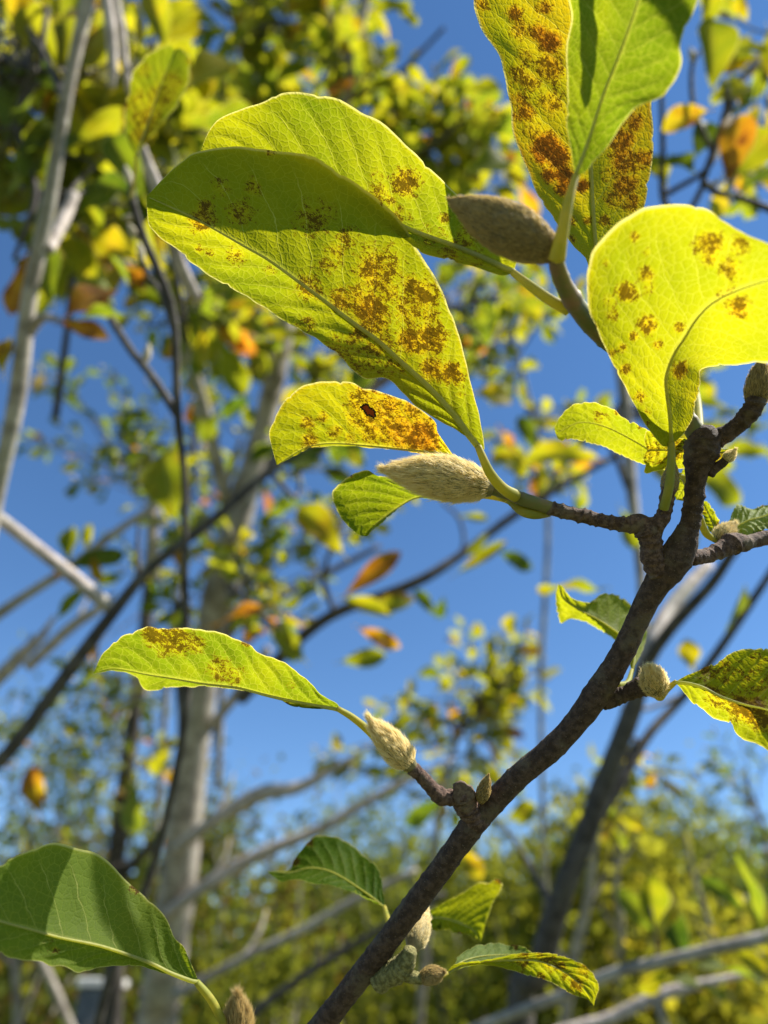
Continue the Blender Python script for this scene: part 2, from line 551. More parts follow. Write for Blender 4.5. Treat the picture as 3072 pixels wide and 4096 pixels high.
def bud(parent, base, tip, rpx, d0, d1, mat='scale', fur='fur', hairs=3000, hair=0.0028, bare=0.0, label=None, bend=0.0, furw=0.00017, fat=0.36):
    """a pointed bud with its coat of hair"""
    a, b = np.array(P(*base, d0)), np.array(P(*tip, d1))
    L = np.linalg.norm(b - a)
    ax = (b - a) / L
    R = rpx * (d0 + d1) / 2 / FPX
    s1 = np.cross(ax, [0.1, 0.9, 0.3])
    s1 /= np.linalg.norm(s1)
    s2 = np.cross(ax, s1)
    n, k = 30, 22

    def prof(t):
        t = np.asarray(t, float)
        up = np.clip(t / fat, 0, 1)
        dn = np.clip((t - fat) / (1 - fat), 0, 1)
        r = np.where(t < fat, 0.42 + 0.58 * np.sin(up * math.pi / 2) ** 0.9, np.cos(dn * math.pi / 2) ** 0.8)
        return np.maximum(r, 0.02)

    def point(t, ang):
        r = R * prof(t)
        c = a + ax * L * t + s1 * bend * math.sin(math.pi * t)
        return c + (s1 * math.cos(ang) + s2 * math.sin(ang)) * r
    verts, faces = [], []
    for i in range(n):
        for j in range(k):
            ang = 2 * math.pi * j / k
            p = point(i / (n - 1), ang)
            q = Vector(p) * 260
            p = p + (s1 * math.cos(ang) + s2 * math.sin(ang)) * R * 0.06 * noise.noise(q)
            verts.append(p)
    for i in range(n - 1):
        for j in range(k):
            faces.append((i * k + j, i * k + (j + 1) % k, (i + 1) * k + (j + 1) % k, (i + 1) * k + j))
    o = mesh_obj('flower_bud', verts, faces, M[mat], parent)
    if label:
        o['label'] = label
    hv, hf = [], []
    for _ in range(int(hairs * 1.35)):
        t = random.random() ** 0.9
        if t < bare:
            continue
        ang = random.uniform(0, 2 * math.pi)
        p = point(t, ang)
        p2 = point(min(t + 0.03, 1.0), ang)
        tg = p2 - p
        tg = tg / (np.linalg.norm(tg) + 1e-9)
        nm = s1 * math.cos(ang) + s2 * math.sin(ang)
        jit = rng.normal(0, 0.09, 3)
        clump = np.array(noise.noise_vector(Vector(p) * 560)) * 0.36
        d = tg * 0.86 + nm * random.uniform(0.15, 0.42) + jit + clump
        d /= np.linalg.norm(d)
        d2 = tg * 0.95 + nm * random.uniform(0.0, 0.35) + jit + clump
        d2 /= np.linalg.norm(d2)
        ln = hair * random.uniform(0.55, 1.15) * (0.75 + 0.4 * t)
        sd = np.cross(d, rng.normal(0, 1, 3))
        sd = sd / (np.linalg.norm(sd) + 1e-9) * furw / 2
        i0 = len(hv)
        m1 = p + d * ln * 0.5
        hv += [p - sd * .7, p + sd * .7, m1 - sd * 0.8, m1 + sd * 0.8, m1 + d2 * ln * 0.5]
        hf += [(i0, i0 + 1, i0 + 3, i0 + 2), (i0 + 2, i0 + 3, i0 + 4)]
    if hv:
        f = mesh_obj('fur', hv, hf, M[fur], o)
        f['kind'] = 'stuff'
    return o


# ================================================================ ground
def ground_material():
    mat = bpy.data.materials.new('grass_ground')
    n = N(mat)
    tc = n.new('ShaderNodeTexCoord')
    a = n.noise(tc.outputs['Object'], 1.3, 5, 0.6)
    b = n.noise(tc.outputs['Object'], 40, 4, 0.7)
    c = n.mix(n.smooth(a, 0.35, 0.65), rgb(0.055, 0.085, 0.022), rgb(0.13, 0.12, 0.05))
    c = n.mix(n.m('MULTIPLY', b, 0.6), c, rgb(0.04, 0.05, 0.015))
    pr = n.new('ShaderNodeBsdfPrincipled')
    n.link(c, pr.inputs['Base Color'])
    pr.inputs['Roughness'].default_value = 0.9
    n.out(pr.outputs[0])
    return mat


gx = np.r_[-900, -200, -60, np.linspace(-20, 20, 21), 60, 200, 900]
gv = [(x, y, 0.08 * noise.noise(Vector((x * 0.2, y * 0.2, 0))) if abs(x) < 50 and abs(y) < 50 else 0) for x in gx for y in gx]
m_ = len(gx)
gf = [(i * m_ + j, (i + 1) * m_ + j, (i + 1) * m_ + j + 1, i * m_ + j + 1) for i in range(m_ - 1) for j in range(m_ - 1)]
gr = mesh_obj('ground', gv, gf, ground_material())
gr['kind'] = 'structure'
gr['label'] = 'rough grassy ground under the magnolias'
# ================================================================ the near magnolia branch
B = thing('magnolia_branch', 'dark brown magnolia branch in sharp focus with spotted yellow leaves and furry buds', 'branch',
          P(1150, 4300, 0.31))
low = P(1150, 4300, 0.31)
foot = Vector((low.x - 0.25, low.y + 0.35, 0.0))
tube('main_stem', [(1150, 4290, .308, 52), (1293, 4096, .302, 47), (1505, 3824, .295, 46), (1635, 3650, .291, 46), (1846, 3363, .285, 46), (1915, 3265, .284, 51),
                   (2000, 3180, .283, 46), (2083, 3100, .282, 46), (2189, 3010, .281, 46), (2300, 2895, .280, 46), (2389, 2773, .279, 52), (2450, 2680, .278, 47), (2506, 2578, .277, 46),
                   (2567, 2445, .275, 45), (2622, 2345, .273, 50), (2680, 2265, .271, 65), (2723, 2195, .270, 61), (2752, 2110, .269, 41)],
     M['bark'], B, n=230, sides=30, rough=0.06, nrings=40, ring_amp=0.07)
tube('stem_base', [(low, .0061), (low + Vector((-.05, .04, -.14)), .0075), (low + Vector((-.15, .2, -.55)), .012), (foot, .02)], M['bark'], B, n=40, sides=14, rough=.05, world=True)

# upper knob and its spurs
tube('side_shoot', [(2735, 2175, .270, 46), (2761, 2090, .269, 38), (2775, 2000, .268, 37), (2786, 1905, .267, 40), (2795, 1850, .267, 55), (2806, 1800, .267, 65), (2812, 1755, .267, 62), (2800, 1715, .267, 44)],
     M['bark'], B, n=90, sides=26, rough=0.06, nrings=22, ring_amp=0.12)
tube('side_shoot', [(2830, 1775, .267, 34), (2880, 1748, .266, 37), (2928, 1720, .264, 33), (2973, 1680, .262, 33), (3012, 1632, .260, 36), (3030, 1590, .259, 34)],
     M['bark'], B, n=60, sides=20, rough=0.05, nrings=9, ring_amp=0.16)
tube('side_shoot', [(2640, 2290, .271, 46), (2611, 2235, .270, 41), (2604, 2170, .269, 42), (2590, 2125, .269, 46), (2562, 2096, .269, 40), (2520, 2100, .270, 33)],
     M['spur'], B, n=80, sides=24, rough=0.07, nrings=16, ring_amp=0.16)
tube('side_shoot', [(2545, 2100, .270, 36), (2495, 2098, .270, 30), (2417, 2085, .271, 27), (2333, 2064, .272, 27), (2270, 2050, .272, 26), (2228, 2040, .273, 27), (2190, 2030, .273, 24)],
     M['spur'], B, n=130, sides=22, rough=0.07, nrings=9, ring_amp=0.24)
tube('side_shoot', [(2230, 2040, .273, 25), (2150, 2016, .273, 27), (2090, 1996, .274, 27), (2040, 1978, .275, 25), (1990, 1960, .275, 26), (1950, 1945, .275, 30)],
     M['shoot'], B, n=60, sides=18, rough=0.03, nrings=3, ring_amp=0.08)
tube('side_shoot', [(2612, 2110, .268, 36), (2645, 2078, .267, 30), (2660, 2040, .267, 26), (2668, 1990, .266, 27), (2676, 1950, .265, 26)],
     M['spur'], B, n=50, sides=18, rough=0.05, nrings=6, ring_amp=0.2)
tube('side_shoot', [(2760, 2235, .272, 30), (2800, 2228, .274, 31), (2838, 2220, .276, 29), (2889, 2196, .278, 34), (2935, 2172, .280, 42), (2975, 2172, .281, 32), (3015, 2163, .283, 27), (3072, 2150, .285, 29), (3180, 2125, .288, 28)],
     M['spur'], B, n=100, sides=22, rough=0.07, nrings=14, ring_amp=0.16)
# short spur with a soft white bud, right of the stem
tube('side_shoot', [(2410, 2800, .280, 42), (2450, 2792, .280, 34), (2500, 2776, .279, 30), (2545, 2755, .278, 36), (2590, 2742, .277, 38), (2608, 2742, .277, 33)],
     M['bark'], B, n=60, sides=22, rough=0.07, nrings=8, ring_amp=0.16)
# spur with a cut face, left of the stem
tube('side_shoot', [(1920, 3290, .284, 52), (1894, 3262, .283, 46), (1868, 3222, .282, 45), (1850, 3188, .281, 48), (1836, 3172, .281, 40)],
     M['spur'], B, n=50, sides=24, rough=0.08, nrings=7, ring_amp=0.14)
tube('side_shoot', [(1845, 3188, .281, 34), (1800, 3190, .280, 31), (1765, 3186, .279, 33), (1735, 3160, .278, 29), (1700, 3122, .277, 26), (1672, 3092, .276, 25), (1648, 3072, .276, 28)],
     M['spur'], B, n=70, sides=20, rough=0.06, nrings=8, ring_amp=0.2)
# mossy spur low on the stem
tube('side_shoot', [(1510, 3935, .293, 40), (1545, 3905, .292, 41), (1585, 3885, .291, 44), (1615, 3860, .290, 40), (1636, 3820, .289, 30), (1642, 3795, .289, 24)],
     M['moss'], B, n=60, sides=22, rough=0.07, nrings=10, ring_amp=0.14)
tube('side_shoot', [(1612, 3890, .290, 26), (1650, 3908, .289, 23), (1690, 3914, .288, 21)], M['moss'], B, n=24, sides=14, rough=0.05, nrings=3)
tube('side_shoot', [(2835, 1895, .266, 22), (2862, 1872, .265, 19), (2892, 1850, .264, 17), (2905, 1838, .264, 16)], M['bark'], B, n=24, sides=14, rough=0.05, nrings=4)
# shoot carrying the upper bud, mostly behind the big yellow leaf
tube('side_shoot', [(2790, 1740, .268, 40), (2700, 1610, .268, 33), (2600, 1500, .264, 32), (2500, 1420, .258, 32), (2410, 1350, .250, 34), (2340, 1270, .241, 38), (2290, 1200, .233, 38), (2252, 1130, .226, 34), (2232, 1075, .221, 32), (2222, 1030, .217, 32)],
     M['shoot'], B, n=90, sides=18, rough=0.04, nrings=8, ring_amp=0.1)

# scars
def scar(c, r, d, mat, tilt=(0, 0)):
    ctr = np.array(P(c[0], c[1], d))
    R = r * d / FPX
    nrm = np.array(-FWD) + np.array(RIGHT) * tilt[0] + np.array(UP) * tilt[1]
    nrm /= np.linalg.norm(nrm)
    x = np.cross(nrm, np.array(UP)); x /= np.linalg.norm(x)
    y = np.cross(nrm, x)
    vs, fs = [ctr + nrm * R * 0.12], []
    for q, (rr, hh) in enumerate(((0.5, 0.16), (0.8, 0.10), (1.0, 0.16), (1.1, -0.3))):
        for k in range(18):
            a = 2 * math.pi * k / 18
            w = rr * (1 + 0.12 * math.sin(3 * a + c[0]) + 0.06 * math.sin(7 * a))
            vs.append(ctr + (x * math.cos(a) + y * math.sin(a)) * R * w + nrm * R * hh)
    for k in range(18):
        fs.append((0, 1 + k, 1 + (k + 1) % 18))
        for q in range(3):
            fs.append((1 + q * 18 + k, 1 + (q + 1) * 18 + k, 1 + (q + 1) * 18 + (k + 1) % 18, 1 + q * 18 + (k + 1) % 18))
    mesh_obj('leaf_scar', vs, fs, M[mat], B)


scar((1852, 3174), 42, .2772, 'scar', (-0.05, 0.25))
for (x, y, r, d, t) in ((2228, 2042, 15, .2708, (-.3, .1)), (2345, 2066, 15, .2698, (.4, .1)), (2452, 2092, 14, .2688, (.2, 0)), (2655, 2058, 11, .2648, (0, 0)), (1690, 3112, 10, .2750, (.1, .2))):
    scar((x, y), r, d, 'scar', t)

# buds
bud(B, (1968, 1950), (1556, 1882), 82, .275, .272, hairs=9500, hair=.0054, bare=.05, label='large pale furry bud lit from above', bend=-0.0006, fat=.42)
bud(B, (1652, 3075), (1486, 2888), 50, .276, .272, hairs=5500, hair=.0048, bare=.12, label='plump cream furry bud at a spur tip', fat=.36)
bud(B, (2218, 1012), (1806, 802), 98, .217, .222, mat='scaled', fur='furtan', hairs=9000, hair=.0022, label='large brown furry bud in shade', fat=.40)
bud(B, (2628, 2765), (2600, 2672), 50, .276, .262, hairs=3600, hair=.0036, label='round whitish bud seen end on')
bud(B, (2672, 1990), (2692, 1838), 34, .268, .262, mat='scale', fur='furtan', hairs=900, hair=.0012, label='slim green bud against its stalk')
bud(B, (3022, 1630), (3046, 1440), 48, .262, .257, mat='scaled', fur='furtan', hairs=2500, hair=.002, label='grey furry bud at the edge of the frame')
bud(B, (2898, 1846), (2940, 1800), 21, .264, .262, fur='fur', hairs=1200, hair=.0014, label='tiny grey bud on a stub')
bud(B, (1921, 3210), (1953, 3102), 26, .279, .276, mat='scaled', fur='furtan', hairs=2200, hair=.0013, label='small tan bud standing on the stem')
bud(B, (1645, 3800), (1706, 3640), 44, .300, .316, hairs=3500, hair=.0026, bare=.15, label='bud half hidden behind the stem')
bud(B, (1680, 3914), (1772, 3888), 31, .289, .285, fur='furtan', hairs=3600, hair=.002, label='small golden furry bud', fat=.5)
bud(B, (2866, 2165), (2935, 2095), 36, .287, .290, hairs=2600, hair=.0026, label='small white furry bud under a curled leaf')

# ---- leaves of the near branch
spots1 = [(820, 830, 45, .55), (810, 880, 60, .62), (960, 850, 70, .45), (880, 750, 50, .42), (1010, 745, 45, .55), (1250, 880, 90, .6), (1290, 850, 60, .5), (1390, 940, 60, .55), (1330, 1000, 60, .5), (1240, 1140, 70, .62), (1300, 1060, 60, .5),
          (1360, 1200, 60, .6), (1420, 1180, 60, .5), (1480, 1240, 80, .75), (1500, 1300, 60, .7), (1520, 1070, 110, .62), (1560, 1160, 60, .55), (1640, 1140, 60, .6), (1640, 1230, 80, .55), (1700, 1180, 80, .68), (1720, 1260, 50, .5),
          (1720, 1350, 70, .78), (1640, 1360, 60, .72), (1680, 1390, 40, .5), (1730, 1475, 55, .72), (1800, 1490, 50, .72), (1830, 1520, 40, .55), (1640, 1300, 40, .4), (1440, 1330, 50, .6), (1510, 1390, 70, .6), (1230, 1300, 45, .62), (1200, 1290, 40, .5),
          (790, 1000, 25, .5), (840, 1015, 25, .45), (940, 1030, 50, .5), (1080, 1080, 35, .5), (1450, 1440, 110, .5), (1350, 1410, 80, .42), (1560, 1460, 70, .45), (1840, 1580, 25, .5), (1870, 1690, 12, .5), (1420, 1350, 60, .45)]
leaf(B, [(1915, 1790), (1875, 1742), (1827, 1675), (1725, 1559), (1610, 1455), (1513, 1366), (1407, 1289), (1320, 1222), (1191, 1126), (1075, 1042), (984, 990), (858, 918), (752, 862), (586, 786)],
     [(1938, 1800), (1914, 1660), (1870, 1463), (1817, 1289), (1795, 1240), (1761, 1145), (1708, 1053), (1660, 986), (1616, 909), (1549, 831), (1477, 769), (1385, 704), (1313, 664), (1249, 627), (1177, 615), (1056, 598), (936, 588), (791, 609), (728, 643), (661, 701)],
     [(1870, 1750), (1803, 1709), (1726, 1665), (1639, 1598), (1581, 1540), (1533, 1511), (1456, 1513), (1407, 1477), (1359, 1424), (1292, 1376), (1200, 1320), (1130, 1278), (981, 1185), (878, 1130), (820, 1087), (757, 1044), (714, 1005), (656, 962), (603, 913), (590, 860)],
     [.262, .264, .265, .264, .262], [.262, .263, .264, .266, .268, .268, .266], [.262, .260, .258, .264, .268, .270, .266], yel=.42, spa=.12, spots=spots1,
     quilt=.0009, rib=14, wave=.0011, stalk=[(2062, 1984, .272, 26), (2010, 1952, .266, 22), (1962, 1895, .262, 20), (1935, 1840, .261, 17), (1912, 1785, .2615, 14)], bulge=(0.0, 0), seed=1.3,
     label='largest leaf, yellow green with scattered rust blotches')
leaf(B, [(2056, 1092), (1950, 1042), (1829, 990), (1732, 955), (1626, 912), (1450, 818), (1250, 722), (1050, 652), (900, 622), (800, 608)],
     [(2060, 1010), (1960, 910), (1880, 830), (1812, 769), (1756, 706), (1698, 651), (1645, 600), (1537, 500), (1450, 448), (1361, 398), (1288, 382), (1225, 373), (1153, 371), (1100, 383), (1061, 405), (989, 434), (887, 470), (849, 503), (827, 542)],
     [(2010, 1102), (1959, 1089), (1882, 1063), (1800, 1041), (1720, 1027), (1669, 1000), (1560, 915), (1350, 790), (1100, 682), (900, 634)],
     [.246, .262, .273, .278, .278], [.250, .263, .271, .274, .275], [.246, .262, .274, .280, .279], yel=.40,
     spots=[(1620, 730, 70, .85), (1500, 700, 45, .45), (1520, 770, 60, .6), (1560, 800, 40, .6), (1600, 850, 45, .55), (1640, 870, 20, .5), (1770, 875, 28, .75), (1710, 900, 25, .45), (1750, 935, 60, .45), (1860, 950, 70, .6), (1800, 1010, 60, .55), (1700, 950, 50, .45), (1900, 1030, 60, .45)],
     quilt=.0009, rib=13, wave=.0012, stalk=[(2275, 1240, .238, 24), (2200, 1200, .238, 22), (2130, 1150, .241, 19), (2052, 1090, .246, 14)], bulge=(0, 0), seed=4.1,
     label='broad yellow green leaf behind the largest one')
leaf(B, [(1835, 1850), (1775, 1815), (1610, 1797), (1489, 1784), (1345, 1773), (1248, 1781), (1180, 1812), (1106, 1860)],
     [(1790, 1790), (1752, 1730), (1745, 1694), (1721, 1665), (1663, 1627), (1586, 1588), (1509, 1562), (1451, 1554), (1412, 1533), (1364, 1525), (1296, 1523), (1248, 1535), (1204, 1550), (1130, 1611), (1082, 1720), (1085, 1780)],
     [(1790, 1838), (1610, 1806), (1489, 1793), (1345, 1781), (1250, 1790), (1185, 1822)],
     [.289, .288, .286, .284, .283], [.285, .281, .279, .278, .279], [.296, .30, .30, .295], yel=.55, spa=.04,
     spots=[(1690, 1740, 110, .66), (1600, 1720, 110, .60), (1500, 1680, 110, .56), (1440, 1600, 80, .6), (1540, 1620, 90, .6), (1640, 1640, 50, .6), (1420, 1660, 60, .5), (1290, 1670, 35, .62), (1230, 1690, 40, .68), (1240, 1760, 50, .66), (1340, 1730, 40, .66), (1400, 1750, 40, .55), (1720, 1780, 60, .7), (1480, 1740, 60, .55)],
     quilt=.0006, rib=6, wave=.0008, stalk=[(2020, 1990, .280, 18), (1930, 1930, .290, 15), (1835, 1850, .289, 8)], seed=2.2,
     label='small yellow leaf heavily freckled with rust, above the furry bud')
# dead patch on that leaf
def patch(name, c, rx, ry, ang, d, mat, lift=.0005, parent=None, ring=None):
    ctr = np.array(P(c[0], c[1], d)) - np.array(FWD) * lift
    vs, fs = [ctr], []
    for k in range(22):
        a = 2 * math.pi * k / 22
        w = 1 + .14 * math.sin(2 * a + 1) + .13 * math.sin(5 * a) + .13 * math.sin(9 * a + 2)
        x, y = rx * math.cos(a) * w, ry * math.sin(a) * w
        x, y = x * math.cos(ang) - y * math.sin(ang), x * math.sin(ang) + y * math.cos(ang)
        vs.append(ctr + (np.array(RIGHT) * x - np.array(UP) * y) * d / FPX)
        fs.append((0, 1 + k, 1 + (k + 1) % 22))
    o = mesh_obj(name, vs, fs, M[mat], parent)
    return vs[1:], o


L3 = col.objects[[o.name for o in col.objects if o.name.startswith('leaf') and o.parent == B and not o.name.startswith('leaf_scar')][-1]]
ed, dp = patch('dead_patch', (1475, 1646), 30, 17, .62, .2812, 'dead', .0022, L3)
for i in range(0, 22):
    pass
loop = np.array(ed + ed[:1])
v_, f_ = tube_mesh(catmull(loop, 60), np.full(60, .00035) * (1 + .5 * np.sin(np.arange(60) * 1.9)), 6)
mesh_obj('patch_rim', v_, f_, M['char'], L3)

leaf(B, [(1905, 1985), (1790, 1985), (1708, 1985), (1648, 1996), (1563, 2049), (1503, 2098), (1468, 2146)],
     [(1800, 1950), (1650, 1915), (1545, 1906), (1509, 1901), (1485, 1893), (1470, 1880), (1437, 1886), (1398, 1907), (1331, 1961), (1340, 2018), (1371, 2079), (1413, 2127), (1445, 2143)],
     [(1790, 1995), (1708, 1993), (1650, 2002), (1567, 2054), (1508, 2103)],
     [.292, .296, .298, .296], [.295, .292, .290, .291], [.30, .308, .305], yel=.27, quilt=.0007, rib=5,
     stalk=[(2195, 2052, .277, 17), (2140, 2058, .274, 20), (2085, 2042, .276, 20), (2035, 2000, .284, 17), (1960, 1985, .290, 13), (1900, 1985, .292, 8)], seed=6.1,
     label='green folded leaf below the furry bud')
leaf(B, [(1352, 2836), (1194, 2808), (1073, 2781), (953, 2750), (814, 2733), (688, 2712), (591, 2697), (471, 2674), (415, 2678), (374, 2694)],
     [(1350, 2816), (1272, 2768), (1224, 2719), (1164, 2665), (1091, 2632), (1031, 2614), (1001, 2584), (971, 2563), (892, 2536), (802, 2515), (712, 2507), (639, 2514), (591, 2510), (531, 2524), (477, 2551), (416, 2611), (398, 2643)],
     [(1194, 2816), (1073, 2790), (953, 2757), (814, 2739), (772, 2746), (694, 2745), (615, 2760), (585, 2756), (561, 2735), (543, 2707), (465, 2684)],
     [.273, .281, .289, .294, .295], [.272, .275, .278, .281, .287], [.276, .287, .300, .310, .306], yel=.30,
     spots=[(620, 2540, 60, 1.0), (700, 2560, 80, .8), (780, 2580, 50, .75), (660, 2590, 60, .6), (600, 2525, 40, .95), (880, 2680, 80, .55), (930, 2710, 60, .55), (1160, 2740, 30, .4)],
     quilt=.0012, rib=8, wave=.001, stalk=[(1650, 3080, .281, 20), (1560, 3015, .282, 17), (1476, 2925, .278, 16), (1410, 2870, .275, 14), (1350, 2834, .273, 11)], bulge=(-.002, 0), seed=8.4,
     label='solitary green leaf with a brown burnt patch on its upper edge')
leaf(B, [(2684, 1778), (2678, 1667), (2664, 1560), (2664, 1500), (2695, 1417), (2739, 1350), (2789, 1272), (2860, 1205), (2980, 1150), (3120, 1110), (3300, 1090)],
     [(2650, 1784), (2584, 1706), (2550, 1650), (2517, 1578), (2450, 1450), (2383, 1311), (2353, 1228), (2350, 1117), (2361, 1034), (2389, 978), (2439, 922), (2506, 872), (2595, 833), (2706, 820), (2778, 825), (2845, 850), (2889, 883), (2984, 933), (3072, 967), (3200, 1010)],
     [(2722, 1748), (2750, 1711), (2778, 1639), (2798, 1560), (2803, 1506), (2806, 1478), (2860, 1462), (2928, 1458), (3017, 1446), (3090, 1440), (3200, 1330)],
     [.262, .250, .238, .224, .208, .200], [.255, .240, .228, .218, .210, .206, .200], [.262, .256, .240, .220, .202], yel=.45, spa=.18,
     spots=[(2540, 950, 28, .75), (2590, 1010, 25, .5), (2425, 1050, 22, .6), (2590, 1100, 45, .7), (2600, 1150, 40, .5), (2505, 1170, 50, 1.0), (2440, 1200, 40, .55), (2450, 1260, 35, .55), (2590, 1300, 45, .75), (2535, 1345, 25, .75), (2490, 1390, 30, .6), (2450, 1410, 25, .7), (2500, 1475, 25, .7), (2630, 1380, 25, .55), (2830, 980, 70, .72), (2840, 1040, 50, .62), (2910, 1080, 60, .6), (2960, 1230, 50, .65), (2900, 1180, 50, .45), (2560, 1590, 30, .6), (2590, 1650, 25, .5), (2590, 1690, 20, .6), (2720, 1480, 40, .7), (2720, 1310, 30, .55), (2960, 990, 60, .5)],
     quilt=.0004, rib=8, wave=.001, stalk=[(2655, 2035, .263, 19), (2676, 1950, .259, 18), (2686, 1850, .259, 16), (2684, 1770, .261, 14)], seed=3.3, bulge=(.002, 0),
     label='big rounded lemon yellow leaf close to the lens')
leaf(B, [(2405, 1330), (2395, 1100), (2380, 964), (2368, 784), (2362, 663), (2345, 480), (2320, 250), (2290, 0), (2250, -250), (2215, -480)],
     [(2350, 1060), (2296, 995), (2218, 892), (2157, 802), (2115, 699), (2085, 615), (2055, 524), (2043, 422), (2013, 289), (1995, 223), (1940, 145), (1901, 60), (1893, 0), (1900, -120), (1980, -330)],
     [(2440, 1180), (2500, 1000), (2573, 838), (2591, 753), (2606, 663), (2615, 542), (2610, 422), (2612, 300), (2600, 100), (2560, -100), (2420, -340)],
     [.258, .276, .284, .281, .275, .270], [.270, .279, .275, .270, .266], [.272, .289, .294, .290, .282], yel=.62, spa=.06,
     spots=[(2060, 50, 40, .85), (2080, 110, 50, .7), (2150, 130, 50, .7), (1930, 20, 40, .6), (2200, 170, 60, .75), (2110, 230, 60, .55), (2200, 270, 80, .75), (2080, 300, 60, .7), (2130, 320, 60, .65), (2090, 390, 50, .7), (2110, 440, 50, .8), (2080, 460, 30, .6), (2210, 400, 70, .6), (2140, 520, 50, .5), (2190, 580, 70, .85), (2240, 620, 60, .9), (2170, 620, 40, .7), (2200, 700, 40, .75), (2260, 700, 50, .9), (2250, 750, 40, .8), (2330, 740, 40, .75), (2280, 880, 30, .7), (2350, 880, 25, .75), (2290, 960, 25, .65), (2480, 560, 80, .7), (2500, 640, 80, .7), (2570, 630, 50, .7), (2500, 740, 80, .65), (2450, 690, 60, .5), (2460, 790, 60, .6), (2520, 800, 60, .6), (2420, 880, 40, .6), (2540, 480, 60, .55), (2180, 30, 40, .6)],
     quilt=.0007, rib=10, wave=.0014, stalk=[(2450, 1400, .256, 22), (2420, 1370, .256, 19), (2402, 1320, .258, 13)], seed=5.5,
     label='tall yellow leaf thickly freckled with rust')
leaf(B, [(2302, 705), (2340, 610), (2368, 530), (2423, 362), (2483, 211), (2543, 42), (2600, -150), (2640, -380)],
     [(2293, 663), (2272, 542), (2263, 422), (2266, 301), (2267, 151), (2282, 60), (2282, -60), (2380, -250)],
     [(2340, 690), (2374, 645), (2429, 585), (2483, 500), (2531, 446), (2573, 419), (2622, 408), (2664, 380), (2712, 307), (2728, 253), (2720, 175), (2742, 108), (2790, 0), (2790, -150), (2720, -300)],
     [.212, .212, .208, .204, .202], [.222, .232, .234, .228], [.210, .200, .196, .196, .198], yel=.27, quilt=.0006, rib=8, wave=.0012,
     stalk=[(2228, 1040, .214, 34), (2245, 950, .211, 27), (2272, 814, .210, 20), (2304, 700, .212, 14)], seed=9.3,
     label='green leaf close to the lens crossing the freckled yellow one')
leaf(B, [(2720, 1900), (2640, 1830), (2540, 1765), (2417, 1705), (2317, 1690), (2240, 1725), (2219, 1722)],
     [(2650, 1770), (2578, 1717), (2511, 1678), (2461, 1639), (2411, 1620), (2361, 1606), (2317, 1611), (2272, 1628), (2239, 1667), (2219, 1705)],
     [(2650, 1880), (2578, 1859), (2484, 1822), (2417, 1789), (2339, 1767), (2289, 1756), (2242, 1761), (2224, 1740)],
     [.292, .297, .299, .298], [.290, .292, .293], [.298, .303, .303], yel=.42, spots=[(2400, 1670, 40, .5), (2420, 1700, 40, .42)], quilt=.0004, rib=5, wave=.001,
     stalk=[(2760, 1960, .272, 14), (2740, 1920, .284, 12), (2718, 1898, .292, 8)], seed=3.9, label='plain yellow green leaf pointing away under the big yellow one')
leaf(B, [(2590, 1800), (2680, 1800), (2760, 1810), (2850, 1815), (2962, 1800)],
     [(2578, 1760), (2590, 1722), (2660, 1740), (2760, 1760), (2860, 1790), (2920, 1798)],
     [(2573, 1830), (2581, 1860), (2578, 1889), (2600, 1894), (2650, 1882), (2706, 1876), (2790, 1870), (2880, 1850)],
     [.283, .282, .284, .286], [.278, .278, .284], [.288, .288, .29], yel=.48, spots=[(2610, 1810, 60, .62), (2700, 1800, 60, .72), (2660, 1850, 40, .5), (2870, 1830, 40, .6)], quilt=.0006, rib=4, wave=.0008, seed=1.9,
     label='short yellow leaf with brown freckles passing behind the stem')
leaf(B, [(2760, 1880), (2745, 1920), (2730, 1960), (2705, 2000)], [(2735, 1880), (2715, 1915), (2695, 1970)], [(2790, 1900), (2780, 1960), (2740, 2000)],
     [.29, .292, .294], [.29, .292], [.29, .292], yel=.45, pale=.5, nu=40, nv=10, rib=3, seed=.4, label='small pale leaf tip behind the stem')
leaf(B, [(2700, 2728), (2760, 2735), (2817, 2752), (2889, 2789), (2980, 2820), (3072, 2842), (3250, 2900)],
     [(2734, 2709), (2806, 2672), (2873, 2634), (2928, 2606), (2970, 2596), (3017, 2595), (3072, 2599), (3180, 2680)],
     [(2725, 2755), (2750, 2784), (2778, 2817), (2856, 2867), (2928, 2895), (2950, 2934), (3039, 2984), (3110, 3020), (3200, 2990)],
     [.268, .262, .252, .244, .238], [.270, .268, .262, .254], [.272, .262, .246, .236], yel=.42,
     spots=[(2830, 2690, 60, .55), (2900, 2680, 80, .55), (2990, 2700, 80, .5), (3040, 2650, 60, .5), (2870, 2800, 60, .7), (2960, 2830, 70, .85), (3010, 2840, 70, .85), (3050, 2880, 60, .8), (2840, 2760, 40, .6), (3040, 2740, 70, .5)],
     quilt=.0009, rib=8, wave=.0018, stalk=[(2622, 2775, .277, 17), (2640, 2787, .274, 17), (2662, 2762, .271, 14), (2705, 2726, .268, 9)], seed=7.2,
     label='dull green and yellow blotched leaf at the edge of the frame, below the fork')
